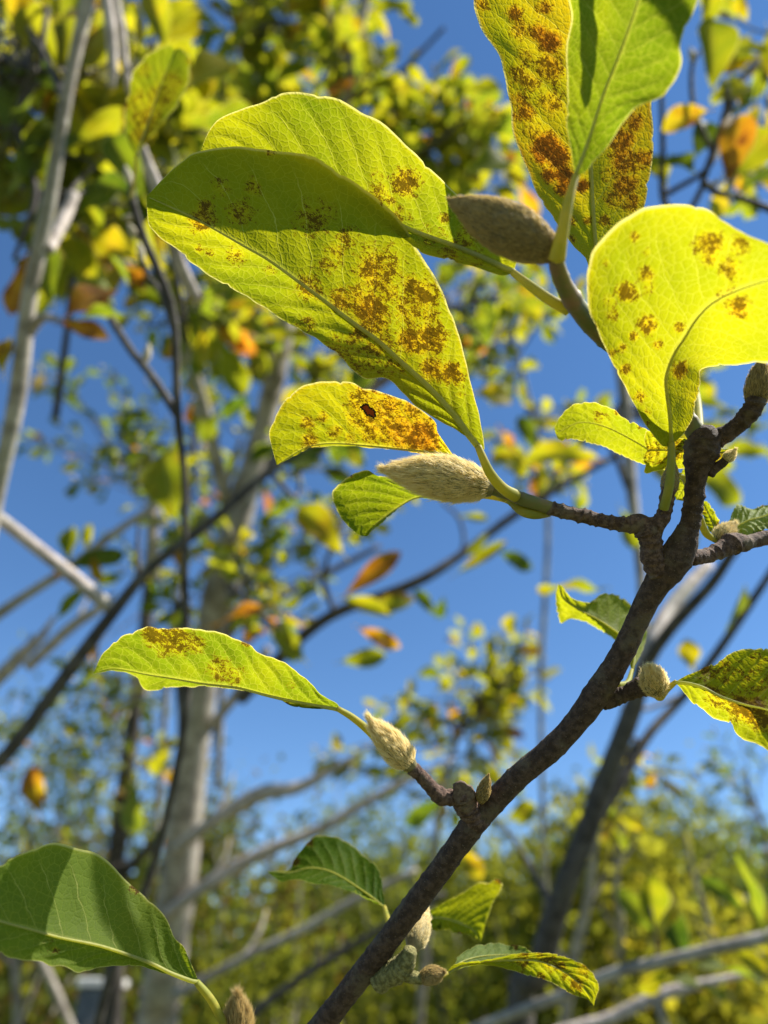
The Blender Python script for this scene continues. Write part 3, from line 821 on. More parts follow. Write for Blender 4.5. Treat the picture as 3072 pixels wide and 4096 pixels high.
leaf(B, [(2528, 2684), (2535, 2620), (2500, 2560), (2455, 2520), (2380, 2470), (2300, 2430), (2250, 2390), (2233, 2336)],
     [(2560, 2610), (2586, 2556), (2589, 2506), (2550, 2440), (2528, 2422), (2484, 2383), (2439, 2370), (2400, 2383), (2378, 2411), (2356, 2411), (2295, 2397), (2267, 2372), (2250, 2345)],
     [(2490, 2590), (2456, 2558), (2389, 2522), (2333, 2489), (2283, 2475), (2256, 2489), (2242, 2492), (2228, 2440), (2222, 2390)],
     [.315, .330, .332, .328, .322], [.345, .350, .342, .328], [.333, .340, .340, .332], yel=.36, pale=.25, quilt=.0008, rib=5, wave=.0015, spots=[(2380, 2480, 30, .3)],
     stalk=[(2470, 2740, .292, 12), (2510, 2730, .30, 11), (2528, 2680, .315, 7)], seed=2.8, label='wavy pale green leaf with an upturned tip beside the stem')
leaf(B, [(1540, 3632), (1488, 3590), (1434, 3552), (1369, 3510), (1304, 3480), (1233, 3472), (1163, 3490), (1071, 3487)],
     [(1534, 3569), (1529, 3515), (1505, 3466), (1461, 3422), (1407, 3384), (1353, 3352), (1304, 3344), (1260, 3352), (1217, 3384), (1179, 3439), (1155, 3482), (1110, 3480)],
     [(1500, 3606), (1434, 3576), (1369, 3555), (1304, 3538), (1233, 3528), (1163, 3518), (1125, 3527), (1095, 3510)],
     [.335, .345, .352, .352], [.350, .366, .368, .360], [.338, .335, .336, .342], yel=.08, quilt=.0009, rib=3, wave=.001,
     stalk=[(1575, 3745, .300, 14), (1556, 3692, .318, 12), (1538, 3628, .335, 8)], seed=6.6, label='dark green cupped leaf left of the stem')
leaf(B, [(1690, 3675), (1760, 3670), (1830, 3690), (1890, 3720), (1922, 3766)],
     [(1700, 3650), (1771, 3621), (1862, 3567), (1922, 3530), (1952, 3530), (1982, 3512), (2006, 3535), (2000, 3569), (1970, 3623), (1946, 3689)],
     [(1700, 3706), (1717, 3716), (1825, 3729), (1886, 3746)],
     [.355, .362, .366, .368], [.358, .366, .372, .370], [.354, .356, .362], yel=.44, spa=.2, quilt=.0008, rib=4, wave=.002,
     stalk=[(1600, 3700, .300, 12), (1650, 3690, .33, 10), (1692, 3675, .355, 7)], seed=4.8, label='olive yellow leaf with a ruffled end behind the stem')
leaf(B, [(1783, 3896), (1840, 3868), (1910, 3850), (2042, 3840), (2157, 3845), (2260, 3890), (2340, 3960), (2375, 4024)],
     [(1822, 3858), (1880, 3850), (1946, 3838), (2042, 3817), (2157, 3810), (2223, 3816), (2302, 3843), (2362, 3882), (2396, 3949), (2384, 3985)],
     [(1862, 3866), (1946, 3860), (2042, 3881), (2133, 3908), (2223, 3938), (2284, 3975), (2344, 3993), (2366, 4012)],
     [.290, .296, .300, .300, .298], [.292, .298, .302, .300], [.290, .296, .300, .300], yel=.45,
     spots=[(2200, 3850, 50, .62), (2240, 3865, 35, .7), (2330, 3880, 40, .6), (2310, 3935, 40, .75), (2270, 3910, 40, .5), (2090, 3840, 60, .5), (2300, 3960, 40, .5), (2160, 3825, 30, .6)],
     quilt=.0004, rib=5, wave=.001, stalk=[(1700, 3925, .288, 12), (1745, 3910, .286, 12), (1790, 3893, .290, 8)], seed=5.0, label='drooping yellow leaf with dark freckles and a hooked tip')
leaf(B, [(1800, 3890), (1845, 3850), (1920, 3828), (2030, 3820), (2140, 3822)], [(1819, 3852), (1844, 3816), (1892, 3786), (1958, 3774), (2042, 3780), (2110, 3796)],
     [(1850, 3868), (1930, 3850), (2030, 3840), (2110, 3832)], [.295, .306, .312, .308], [.306, .318, .318], [.300, .304, .306], yel=.12, pale=.45, nu=60, nv=12, rib=3, quilt=.0006, seed=9.9,
     label='grey green leaf lying just behind the drooping yellow one')
leaf(B, [(2856, 2163), (2910, 2130), (2990, 2085), (3072, 2060), (3160, 2020)], [(2915, 2085), (2932, 2045), (2965, 2022), (3020, 2020), (3090, 2010)], [(2925, 2150), (2995, 2128), (3072, 2108), (3130, 2070)],
     [.288, .292, .294, .292], [.298, .306, .304], [.286, .284, .286], yel=.3, pale=.9, quilt=.0008, rib=4, wave=.003, seed=7.7, stalk=[(2800, 2070, .282, 13), (2822, 2130, .282, 15), (2862, 2164, .287, 9)],
     label='pale curled leaf at the edge of the frame over a mossy spur')
leaf(B, [(2875, 2150), (2850, 2090), (2825, 2040), (2800, 1985)], [(2850, 2140), (2820, 2090), (2806, 2030)], [(2885, 2120), (2870, 2070), (2840, 2020)], [.295, .30, .302], [.298, .30], [.298, .30],
     yel=.5, nu=50, nv=10, rib=3, seed=.9, label='small yellow leaf just right of the upright spur')

# ================================================================ the shoot at the lower left
Q = thing('magnolia_branch', 'shoot entering at the bottom left corner with one broad green leaf and a fuzzy bud', 'branch', P(980, 4420, .275))
tube('side_shoot', [(1010, 4700, .29, 40), (985, 4420, .279, 34), (965, 4260, .275, 32), (958, 4170, .273, 34)], M['spur'], Q, n=40, sides=18, rough=.05, nrings=5)
bud(Q, (958, 4190), (950, 3994), 50, .273, .270, fur='furtan', hairs=4500, hair=.0052, label='golden fuzzy bud rising over the bottom edge', fat=.45)
leaf(Q, [(790, 3932), (693, 3896), (591, 3848), (452, 3801), (374, 3779), (241, 3752), (121, 3719), (0, 3686), (-150, 3640), (-400, 3580)],
     [(790, 3915), (750, 3824), (735, 3782), (699, 3746), (669, 3686), (627, 3632), (573, 3580), (512, 3529), (452, 3469), (374, 3415), (313, 3393), (259, 3377), (199, 3373), (96, 3413), (30, 3436), (0, 3457), (-150, 3480), (-320, 3540)],
     [(693, 3902), (639, 3889), (579, 3875), (512, 3868), (422, 3868), (344, 3880), (319, 3890), (295, 3888), (259, 3867), (211, 3864), (163, 3846), (90, 3840), (0, 3818), (-180, 3750)],
     [.266, .262, .250, .236, .222, .210], [.270, .280, .276, .256, .232, .214], [.264, .252, .240, .226, .212], yel=.30, pale=.15, spots=[(225, 3800, 16, .9), (190, 3790, 60, .3)],
     quilt=.0009, rib=8, wave=.0012, stalk=[(960, 4190, .272, 24), (898, 4096, .268, 17), (844, 3999, .266, 16), (786, 3928, .266, 13)], seed=1.1,
     label='broad dull green leaf with a straight pale midrib')

# unseen leaves added to cast shade: behind the big yellow leaf, and above frame
leaf(B, [(2770, 1500, ), (2660, 1390), (2560, 1270), (2430, 1150)], [(2700, 1360), (2590, 1190), (2500, 1110)], [(2660, 1450), (2500, 1370), (2410, 1240)], [.40, .42, .43, .44], [.42, .43], [.42, .43], yel=.4, nu=40, nv=10, rib=4,
     stalk=[(2800, 1720, .270, 16), (2790, 1600, .34, 13), (2765, 1495, .40, 9)], seed=1.7, label='leaf mostly hidden behind the big rounded yellow one')
leaf(B, [(2780, -540), (2810, -400), (2840, -250), (2870, -110), (2890, -18)], [(2730, -430), (2735, -300), (2760, -160), (2820, -60)], [(2880, -440), (2925, -300), (2945, -160), (2930, -60)], [.264, .258, .256, .255], [.258, .257], [.259, .257], yel=.3, nu=50, nv=10, rib=5,
     stalk=[(2990, -700, .264, 16), (2860, -630, .264, 13), (2782, -542, .264, 9)], seed=2.7, label='leaf hanging just above the top edge')
tube('side_shoot', [(3170, 2128, .288, 28), (3700, 1900, .28, 28), (4200, 1200, .272, 27), (4250, 300, .268, 26), (3800, -500, .264, 25), (2980, -705, .264, 20)], M['spur'], B, n=60, sides=14, rough=.05, nrings=10)  # off-frame shoot added only to carry the shade leaf above the frame
# ================================================================ magnolia stock for everything behind
K = 3072 / 1659.0        # background layout is written in pixels of a 1659 x 2212 view of the photo


def unit_leaf(curl, fold, wavy, wid, seed):
    nu, nv = 12, 4
    vs = np.linspace(-1, 1, 2 * nv + 1)
    V, lc, lm = [], [], []
    for i in range(nu):
        u = i / (nu - 1)
        w = wid * (math.sin(math.pi * u ** 1.25) ** 0.75) * (0.8 + 0.35 * u) if 0 < u < 1 else 0.004
        for v in vs:
            y = w * v * 0.5
            z = fold * abs(v) * w - curl * u * u + wavy * math.sin(u * 9 + seed + (2 if v > 0 else 0)) * abs(v) * 0.06
            x = u * (1 - 0.12 * abs(curl) * u)
            V.append((x, y, z))
            lc.append((u, v, 0))
            lm.append((x * 0.1 + seed * 0.03, y * 0.1, 0))
    k = len(vs)
    Fs = [(i * k + j, i * k + j + 1, (i + 1) * k + j + 1, (i + 1) * k + j) for i in range(nu - 1) for j in range(k - 1)]
    # stalk
    b = len(V)
    for i, x in enumerate((-0.14, 0.02)):
        for a in range(4):
            V.append((x, 0.010 * math.cos(a * math.pi / 2), 0.010 * math.sin(a * math.pi / 2)))
            lc.append((0.0, 0.0, 0))
            lm.append((0, 0, 0))
    Fs += [(b + a, b + (a + 1) % 4, b + 4 + (a + 1) % 4, b + 4 + a) for a in range(4)]
    me = bpy.data.meshes.new('leaf')
    me.from_pydata(V, [], Fs)
    me.polygons.foreach_set('use_smooth', [True] * len(Fs))
    for nme, arr in (('lc', lc), ('lm', lm)):
        at = me.attributes.new(nme, 'FLOAT_VECTOR', 'POINT')
        at.data.foreach_set('vector', np.asarray(arr, np.float32).ravel())
    me.materials.append(M['bleaf'])
    return me


LEAVES = [unit_leaf(c, f, w, wd, s) for s, (c, f, w, wd) in enumerate(((.15, .25, .5, .46), (.35, .15, 1, .5), (-.1, .35, .6, .42), (.05, .1, 1.2, .52), (.5, .3, .4, .44), (.2, -.1, .8, .48)))]
NARROW = [unit_leaf(c, f, .2, .26, s + .5) for s, (c, f) in enumerate(((.1, .1), (.3, .2)))]

bv, bf = [], []
for i in range(7):
    t = i / 6
    r = (0.2 + 0.8 * math.sin(math.pi * min(t * 1.25, 1) / 2 * 1.0)) * (1 - t ** 2.2) * 0.26 + 0.01
    for k in range(7):
        bv.append((t, r * math.cos(k * .8976), r * math.sin(k * .8976)))
for i in range(6):
    for k in range(7):
        bf.append((i * 7 + k, i * 7 + (k + 1) % 7, (i + 1) * 7 + (k + 1) % 7, (i + 1) * 7 + k))
BUD = bpy.data.meshes.new('flower_bud')
BUD.from_pydata(bv, [], bf)
BUD.polygons.foreach_set('use_smooth', [True] * len(bf))
BUD.materials.append(M['bud'])


def frame(p0, p1, nrm):
    x = (p1 - p0)
    L = x.length
    x.normalize()
    z = nrm - x * nrm.dot(x)
    if z.length < 1e-4:
        z = Vector((0.3, 0.2, 1)) - x * Vector((0.3, 0.2, 1)).dot(x)
    z.normalize()
    y = z.cross(x)
    m = Matrix((x, y, z)).transposed().to_4x4()
    m.translation = p0
    return m, L


def place(th, name, me, p0, p1, nrm, widen=1.0):
    m, L = frame(p0, p1, nrm)
    o = bpy.data.objects.new(name, me)
    link(o, th)
    o.matrix_basis = m @ Matrix.Diagonal((L, L * widen, L, 1))
    return o


R_ = random.Random(5)


def rv(s=1.0):
    return Vector((R_.gauss(0, s), R_.gauss(0, s), R_.gauss(0, s)))


def colour(pal):
    lo, hi = pal[0], pal[1]
    y = R_.uniform(lo, hi)
    if len(pal) > 2 and R_.random() < pal[2]:
        y = R_.uniform(.78, .95)
    return (y, R_.choice((0, 0, .35, .7)), R_.choice((0, 0, .25, .6)), 1)


def bleaf(th, p0, p1, pal=(.2, .5), nrm=None, widen=1.0, col_=None, mesh=None):
    nrm = nrm or (Vector((0.1, -0.1, 1)) + rv(.55))
    o = place(th, 'leaf', mesh or R_.choice(LEAVES), p0, p1, nrm, widen)
    o.color = col_ or colour(pal)
    return o


def D(x, y, d):
    return P(x * K, y * K, d)


def limb(th, pts, mat='grey', name='limb', n=26, sides=9, rough=.05):
    """pts: x, y (1659-wide view), depth, radius in the same pixels"""
    j = [(x + (R_.gauss(0, r * .3) if 0 < i < len(pts) - 1 else 0), y + (R_.gauss(0, r * .3) if 0 < i < len(pts) - 1 else 0), d, r * (R_.uniform(.88, 1.1))) for i, (x, y, d, r) in enumerate(pts)]
    return tube(name, [(x * K, y * K, d, r * K) for x, y, d, r in j], M[mat], th, n=n, sides=sides, rough=rough)


def trunk(th, pts, mat='grey', n=40, sides=14):
    """a limb list that starts at the ground below its first point"""
    w = [(D(x, y, d), r * K * d / FPX) for x, y, d, r in pts]
    g = w[0][0]
    g0 = Vector((g.x - .05, g.y + .02, -0.05))
    mid = (g + g0) / 2
    return tube('trunk', [(g0, w[0][1] * 1.5), (mid, w[0][1] * 1.15)] + w, M[mat], th, n=n, sides=sides, rough=.07, world=True)


def shoot(th, p0, p1, r, nleaf, ll, pal, mat='greyd', tipbud=True, narrow=False, spread=1.0):
    """a twig from p0 to p1 with its leaves and an end bud"""
    ax = p1 - p0
    L = ax.length
    axn = ax.normalized()
    mid = (p0 + p1) / 2 + rv(L * .05)
    tube('twig', [(p0, r), (mid, r * .8), (p1, r * .55)], M[mat], th, n=7, sides=6, rough=.08, world=True)
    side = axn.cross(Vector((.2, .3, 1))).normalized()
    s2 = axn.cross(side)
    for i in range(nleaf):
        t = .35 + .65 * (i + R_.random() * .6) / nleaf
        a = i * 2.4 + R_.uniform(-.4, .4)
        radial = side * math.cos(a) + s2 * math.sin(a)
        base = p0.lerp(p1, min(t, 1.0)) + radial * r
        dv = (axn * R_.uniform(.35, 1.0) + radial * R_.uniform(.6, 1.1) * spread + Vector((0, 0, R_.uniform(-.35, .25)))).normalized()
        l = ll * R_.uniform(.65, 1.15)
        bleaf(th, base + dv * l * .12, base + dv * l, pal, mesh=R_.choice(NARROW) if narrow else None)
    if tipbud:
        l = min(ll * .3, .03)
        place(th, 'flower_bud', BUD, p1 - axn * .002, p1 + axn * l, Vector((0, 0, 1)))


def spray(th, root, region, n, drange, ll, pal, nleaf=(4, 7), mat='greyd', r=.0028, narrow=False, out=.5):
    """n leafy twigs ending inside an ellipse of the view (cx, cy, rx, ry), growing from the nearer of the root points"""
    cx, cy, rx, ry = region
    for _ in range(n):
        a, q = R_.uniform(0, 6.283), math.sqrt(R_.random())
        d = R_.uniform(*drange)
        tip = D(cx + rx * q * math.cos(a), cy + ry * q * math.sin(a), d)
        near = sorted(root, key=lambda w: (w - tip).length)
        rt = near[0].lerp(near[1], R_.random() * .9) if len(near) > 1 else near[0] + rv(.03)
        dirv = (tip - rt)
        L = min(dirv.length, ll * 3.2)
        st = tip - dirv.normalized() * L + rv(.01)
        if dirv.length > L * 1.02:
            tube('twig', [(rt, r * 1.5), ((rt + st) / 2 + rv(dirv.length * .04), r * 1.3), (st, r)], M[mat], th, n=8, sides=6, rough=.06, world=True)
        shoot(th, st, tip, r, R_.randint(*nleaf), ll, pal, mat, narrow=narrow)


def leaves(th, rows):
    """x0, y0, x1, y1, depth, depth step, yellowness, blotch, pale, width, facing"""
    for r in rows:
        x0, y0, x1, y1, d, dd, y, s, pl, wd, nm = r
        p0, p1 = D(x0, y0, d), D(x1, y1, d + dd)
        nrm = {'c': -FWD * 1.0 + Vector((0, 0, .35)), 'u': Vector((0, 0, 1)) - FWD * .45, 's': S * .6 - FWD * .6, 'e': Vector((0, 0, 1)) - FWD * .15}[nm] + rv(.08)
        o = bleaf(th, p0, p1, nrm=nrm, widen=wd, col_=(y, s, pl, 1), mesh=R_.choice(LEAVES[:4]))


# ---- left edge stem
T = thing('magnolia_branch', 'slender grey stem bowing down the left edge of the picture', 'branch', D(-30, 1100, 1.0))
limb(T, [(300, -500, .92, 12), (205, -60, .92, 14), (150, 190, .92, 14), (115, 440, .94, 15), (62, 640, .96, 17), (38, 850, .98, 18), (12, 960, .99, 18), (-40, 1180, 1.02, 20), (-110, 1600, 1.05, 21), (-150, 2200, 1.05, 23), (-160, 3000, 1.05, 25)], 'grey', n=50, sides=14)
limb(T, [(40, 760, .98, 13), (80, 690, .96, 11), (130, 690, .94, 5)], 'pale')
limb(T, [(105, 540, .95, 12), (140, 470, 1.0, 13), (160, 420, 1.02, 11)], 'pale')
limb(T, [(140, 220, .92, 9), (100, 130, .95, 6), (60, 60, .98, 4)], 'greyd')
limb(T, [(30, 560, .97, 5), (75, 420, 1.0, 7), (40, 300, 1.05, 7), (0, 200, 1.08, 6)], 'greyd')
leaves(T, [(140, 690, 240, 590, .93, .03, .92, .6, 0, 1.0, 'c'), (125, 700, 240, 725, .92, .02, .90, .7, 0, .9, 'c'), (150, 690, 285, 672, .95, .0, .3, 0, .9, .8, 'u'), (115, 650, 92, 510, .96, .03, .26, 0, 0, .8, 'c'),
           (8, 810, 12, 720, .95, .02, .66, .6, 0, 1.0, 'c'), (290, 560, 200, 500, 1.05, .03, .62, .3, 0, 1.0, 'c'), (410, 195, 505, 110, 1.0, .04, .56, 0, 0, 1.25, 'c'), (300, 90, 430, 20, 1.05, .0, .5, 0, 0, 1., 'c'),
           (360, 110, 330, -10, 1.0, .03, .45, 0, .2, .9, 'c'), (240, 60, 320, 90, 1.04, .03, .54, 0, 0, .9, 'c'), (125, 150, 60, 30, 1.0, .04, .5, .3, 0, 1.0, 'c'), (130, 190, 30, 100, .98, .04, .08, 0, 0, .8, 'c'),
           (150, 160, 130, 20, 1.02, .03, .48, .2, 0, 1.0, 'c'), (60, 420, 100, 250, 1.0, .05, .3, .5, 0, .8, 'c'), (10, 300, 55, 130, 1.05, .02, .14, 0, .5, .9, 'c'), (100, 420, 20, 320, 1.02, .04, .2, .3, 0, .9, 'c'),
           (130, 540, 70, 420, 1.0, .04, .6, .3, 0, 1., 'c'), (20, 420, 110, 330, 1.0, .04, .4, 0, .9, 1.1, 'u'), (60, 330, 190, 260, 1.02, .03, .16, .2, 0, 1., 'c'), (170, 470, 250, 360, 1.05, .03, .22, 0, 0, 1., 'c')])
spray(T, [D(100, 130, .95), D(75, 420, 1.0), D(0, 200, 1.08), D(140, 200, .93)], (110, 180, 200, 260), 32, (1.1, 1.7), .125, (.32, .62, .03), (5, 7))
T = thing('magnolia_branch', 'leafy shoots bunched just right of the left edge stem, in shade', 'branch', D(120, 900, 1.6))
limb(T, [(120, 900, 1.6, 8), (150, 650, 1.5, 7), (160, 420, 1.4, 6), (120, 300, 1.4, 5)], 'greyd')
spray(T, [D(160, 420, 1.02), D(75, 420, 1.0)], (150, 470, 170, 130), 14, (1.2, 1.8), .12, (.25, .58, .06), (4, 7))

# ---- twig cluster with the nearer blotched leaf
T = thing('magnolia_branch', 'knotty twig with pale buds and one upright blotched leaf above it', 'branch', D(400, 1420, .75))
limb(T, [(120, 3000, .85, 12), (200, 2250, .82, 10), (330, 1880, .79, 9), (395, 1600, .75, 8), (405, 1420, .74, 8), (402, 1300, .73, 8), (398, 1050, .72, 8), (385, 900, .71, 8), (375, 700, .70, 9), (352, 610, .69, 10), (312, 520, .68, 10), (290, 450, .67, 9), (283, 400, .66, 8)], 'greyd', n=60, sides=12, rough=.12)
limb(T, [(378, 720, .70, 9), (350, 640, .72, 7), (322, 600, .72, 6), (308, 565, .71, 6)], 'greyd', rough=.1)
limb(T, [(385, 900, .71, 10), (330, 810, .74, 9), (285, 760, .78, 8), (240, 690, .82, 8)], 'greyd', rough=.12)
limb(T, [(420, 640, .80, 16), (385, 560, .78, 15), (355, 480, .77, 14), (325, 370, .76, 12), (300, 300, .75, 9)], 'pale', n=30)
for (x0, y0, x1, y1, d) in ((283, 402, 270, 355, .66), (308, 566, 298, 520, .71), (295, 470, 262, 470, .68), (312, 790, 322, 740, .76), (300, 520, 275, 480, .68)):
    place(T, 'flower_bud', BUD, D(x0, y0, d), D(x1, y1, d), -FWD)
NB = [(546, 621), (575, 540), (610, 440), (650, 320), (700, 200)]
tl = leaf(T, NB, [(509, 561), (498, 453), (514, 371), (530, 290), (579, 230), (628, 198), (677, 181)], [(590, 567), (639, 502), (704, 426), (747, 344), (761, 279), (753, 225), (720, 192)],
          [.50, .50, .495, .49], [.497, .493, .49], [.503, .505, .505, .498], yel=.36, spots=[(560, 420, 80, .5), (590, 480, 90, .65), (570, 540, 60, .7), (640, 380, 80, .6), (680, 330, 70, .55), (580, 280, 40, .55)], nu=70, nv=16, rib=5,
          stalk=[(525, 790, .60, 7), (538, 720, .54, 7), (546, 621, .50, 6)], quilt=.0005, label='upright blotched leaf nearest of this branch', seed=3)
leaves(T, [(385, 1130, 325, 935, .86, .04, .42, .55, 0, .95, 'c'), (300, 420, 210, 400, .9, .02, .12, .3, 0, 1.0, 'c'), (310, 420, 240, 300, .95, .02, .2, 0, 0, 1.1, 'c'), (330, 460, 300, 560, .8, .02, .45, 0, 0, .9, 'c')])
limb(T, [(405, 740, 1.45, 7), (370, 560, 1.4, 7), (330, 400, 1.35, 6), (300, 240, 1.3, 5), (330, 80, 1.3, 4)], 'greyd')
spray(T, [D(370, 560, 1.4), D(330, 400, 1.35), D(300, 240, 1.3), D(330, 80, 1.3)], (310, 300, 180, 220), 26, (1.2, 1.7), .12, (.2, .58), (4, 7), r=.0018)

spray(T, [D(370, 560, 1.4), D(405, 740, 1.45)], (360, 640, 150, 150), 12, (1.4, 2.0), .11, (.2, .58, .08), (4, 6), r=.0018)

# ---- dead stubs hanging at the top
for lab, a in (('pale bleached stick hanging in from the top edge, the thicker of two', [(150, -600, .9, 13), (222, -60, .9, 13), (232, 60, .9, 13), (238, 130, .9, 11), (240, 185, .9, 10)]),
               ('pale bleached stick hanging in from the top edge, the thinner of two', [(190, -600, .93, 10), (240, -60, .93, 10), (258, 60, .93, 10), (268, 130, .93, 9), (280, 200, .93, 8)])):
    T = thing('bare_branch', lab, 'branch', D(a[0][0], a[0][1], a[0][2]), 'bare sticks')
    limb(T, a, 'pale', 'stick', n=24, sides=10, rough=.1)
    limb(T, [(a[3][0], a[3][1], a[3][2], 5), (a[3][0] + 16, a[3][1] + 26, a[3][2], 4)], 'pale', 'stub', n=6)

# ---- long dark diagonal branch on the left
T = thing('magnolia_branch', 'thin dark branch rising diagonally from the left edge to the middle', 'branch', D(-60, 1700, .95))
limb(T, [(-520, 2700, .95, 22), (-330, 2150, .95, 19), (-70, 1720, .95, 17), (10, 1630, .95, 15), (130, 1480, .96, 14), (240, 1330, .97, 13), (330, 1220, .99, 12), (460, 1130, 1.02, 11), (560, 1040, 1.05, 10), (680, 940, 1.1, 9), (800, 850, 1.16, 7), (960, 740, 1.25, 6)], 'greyd', n=70, sides=12, rough=.08)
limb(T, [(300, 1250, .99, 7), (295, 1190, 1.0, 5), (300, 1130, 1.01, 3)], 'greyd')
limb(T, [(640, 980, 1.09, 6), (760, 880, 1.2, 5), (900, 700, 1.3, 4), (1050, 640, 1.4, 3)], 'greyd')
spray(T, [D(680, 940, 1.1), D(900, 700, 1.3), D(1050, 640, 1.4)], (1020, 640, 150, 130), 12, (1.5, 2.2), .1, (.12, .5, .05), (4, 6))
spray(T, [D(680, 940, 1.1), D(560, 1040, 1.05)], (700, 960, 90, 60), 6, (1.5, 2.2), .1, (.0, .3), (4, 6))
leaves(T, [(600, 1010, 700, 980, 1.15, .05, .05, 0, 0, .9, 'c'), (760, 870, 800, 760, 1.2, 0, .2, 0, 0, .9, 'c')])

# ---- pale cut stick on the left, and the thinner ones by it
T = thing('bare_branch', 'straight pale cut stick slanting down from the left edge with a blunt end', 'branch', D(-60, 1090, 1.05), 'bare sticks')
limb(T, [(-700, 620, 1.05, 16), (-350, 880, 1.05, 15), (-60, 1085, 1.05, 15), (40, 1160, 1.05, 15), (140, 1235, 1.06, 15), (238, 1312, 1.07, 14)], 'pale', 'stick', n=30, sides=12)
T = thing('magnolia_branch', 'thin grey twig crossing behind the straight cut stick', 'branch', D(-60, 1360, 1.3))
limb(T, [(-700, 2100, 1.28, 18), (-350, 1620, 1.28, 16), (-60, 1365, 1.28, 14), (60, 1290, 1.3, 12), (150, 1225, 1.32, 10), (260, 1140, 1.35, 8), (400, 1050, 1.4, 6)], 'grey', n=26)
leaves(T, [(150, 1220, 270, 1195, 1.3, .03, .12, 0, 0, .8, 'c'), (150, 1215, 150, 1130, 1.3, .03, .4, 0, 0, 1., 'c'), (185, 1190, 200, 1130, 1.32, 0, .5, 0, 0, 1., 'c'), (150, 1210, 120, 1250, 1.3, 0, .95, .5, 0, 1., 'c'), (200, 1200, 215, 1260, 1.3, 0, .8, .5, 0, 1., 'c'), (120, 1340, 190, 1270, 1.35, 0, .3, 0, .3, .7, 'c')])
for lab, a in (('pale dead stick low on the left, nearest the blunt cut one', [(60, 1440, 1.8, 12), (160, 1350, 1.8, 12), (215, 1310, 1.8, 9), (250, 1280, 1.8, 3)]), ('pale dead stick sloping at the left edge below the cut one', [(-60, 1520, 1.9, 14), (40, 1430, 1.9, 14), (80, 1380, 1.9, 11), (120, 1330, 1.9, 3)])):
    T = thing('bare_branch', lab, 'branch', D(a[0][0], a[0][1], a[0][2]), 'bare sticks')
    limb(T, a, 'pale', 'stick', n=20, sides=9, rough=.1)
    limb(T, [(a[1][0], a[1][1], a[1][2], 5), (a[1][0] + 30, a[1][1] - 60, a[1][2] + .05, 3)], 'grey', 'stub', n=6)

# ---- the big grey tree on the left
T = thing('magnolia_tree', 'big smooth grey trunk with sunlit flank leaning right, left of centre', 'tree', (-1.3, 2.3, 0))
trunk(T, [(330, 2260, 2.5, 46), (355, 2100, 2.45, 42), (385, 1900, 2.4, 39), (405, 1700, 2.4, 37), (430, 1520, 2.4, 34), (468, 1290, 2.4, 32), (515, 1120, 2.42, 30), (570, 920, 2.46, 25), (608, 740, 2.5, 22), (640, 560, 2.6, 18)], n=70, sides=18)
limb(T, [(400, 1700, 2.42, 26), (398, 1560, 2.45, 25), (400, 1450, 2.5, 23), (392, 1300, 2.6, 19)], 'greyd')
limb(T, [(490, 1080, 2.42, 14), (462, 960, 2.35, 13), (432, 850, 2.3, 12), (405, 740, 2.25, 11), (390, 640, 2.2, 9)], 'grey')
limb(T, [(425, 1600, 2.42, 13), (480, 1540, 2.35, 12), (530, 1470, 2.3, 12), (580, 1400, 2.3, 9)], 'pale')
limb(T, [(450, 1420, 2.4, 16), (520, 1340, 2.5, 12), (600, 1290, 2.6, 10), (700, 1250, 2.7, 8), (820, 1180, 2.8, 6)], 'greyd')
limb(T, [(540, 1040, 2.45, 13), (640, 960, 2.5, 11), (720, 880, 2.6, 9), (860, 800, 2.7, 7)], 'greyd')
limb(T, [(335, 1250, 2.9, 14), (325, 1150, 2.9, 15), (330, 1050, 2.95, 13)], 'pale')
leaves(T, [(475, 735, 530, 860, 2.0, .05, .42, 0, 0, 1., 'c'), (545, 860, 470, 900, 2.0, .05, .05, 0, 0, 1., 'c'), (700, 840, 610, 880, 2.0, .05, .56, .2, 0, 1., 'c'), (460, 1350, 590, 1300, 1.4, .03, .85, .6, 0, .6, 'e'), (620, 1340, 640, 1440, 1.6, .03, .3, 0, .3, .8, 'c'), (480, 880, 430, 960, 2.1, 0, .3, 0, .3, .8, 'c')])
spray(T, [D(640, 560, 2.6), D(390, 640, 2.2), D(608, 740, 2.5), D(860, 800, 2.7)], (570, 740, 220, 190), 28, (2.2, 3.0), .125, (.2, .6, .05))
T = thing('magnolia_tree', 'slight tree whose bright leaves fill the middle left, in front of the grey trunk', 'tree', (-.6, 2.9, 0))
limb(T, [(470, 1700, 2.8, 8), (480, 1450, 2.75, 8), (500, 1280, 2.7, 7), (480, 1100, 2.65, 6), (520, 950, 2.6, 5)], 'grey')
spray(T, [D(480, 1100, 2.65), D(500, 1280, 2.7), D(700, 1250, 2.7), D(600, 1290, 2.6), D(392, 1300, 2.6), D(470, 1290, 2.4)], (480, 1160, 250, 220), 26, (2.2, 3.0), .11, (.1, .5, .05))
spray(T, [D(470, 1700, 2.8), D(480, 1450, 2.75)], (300, 1560, 190, 260), 8, (2.4, 3.2), .095, (.1, .5, .08))

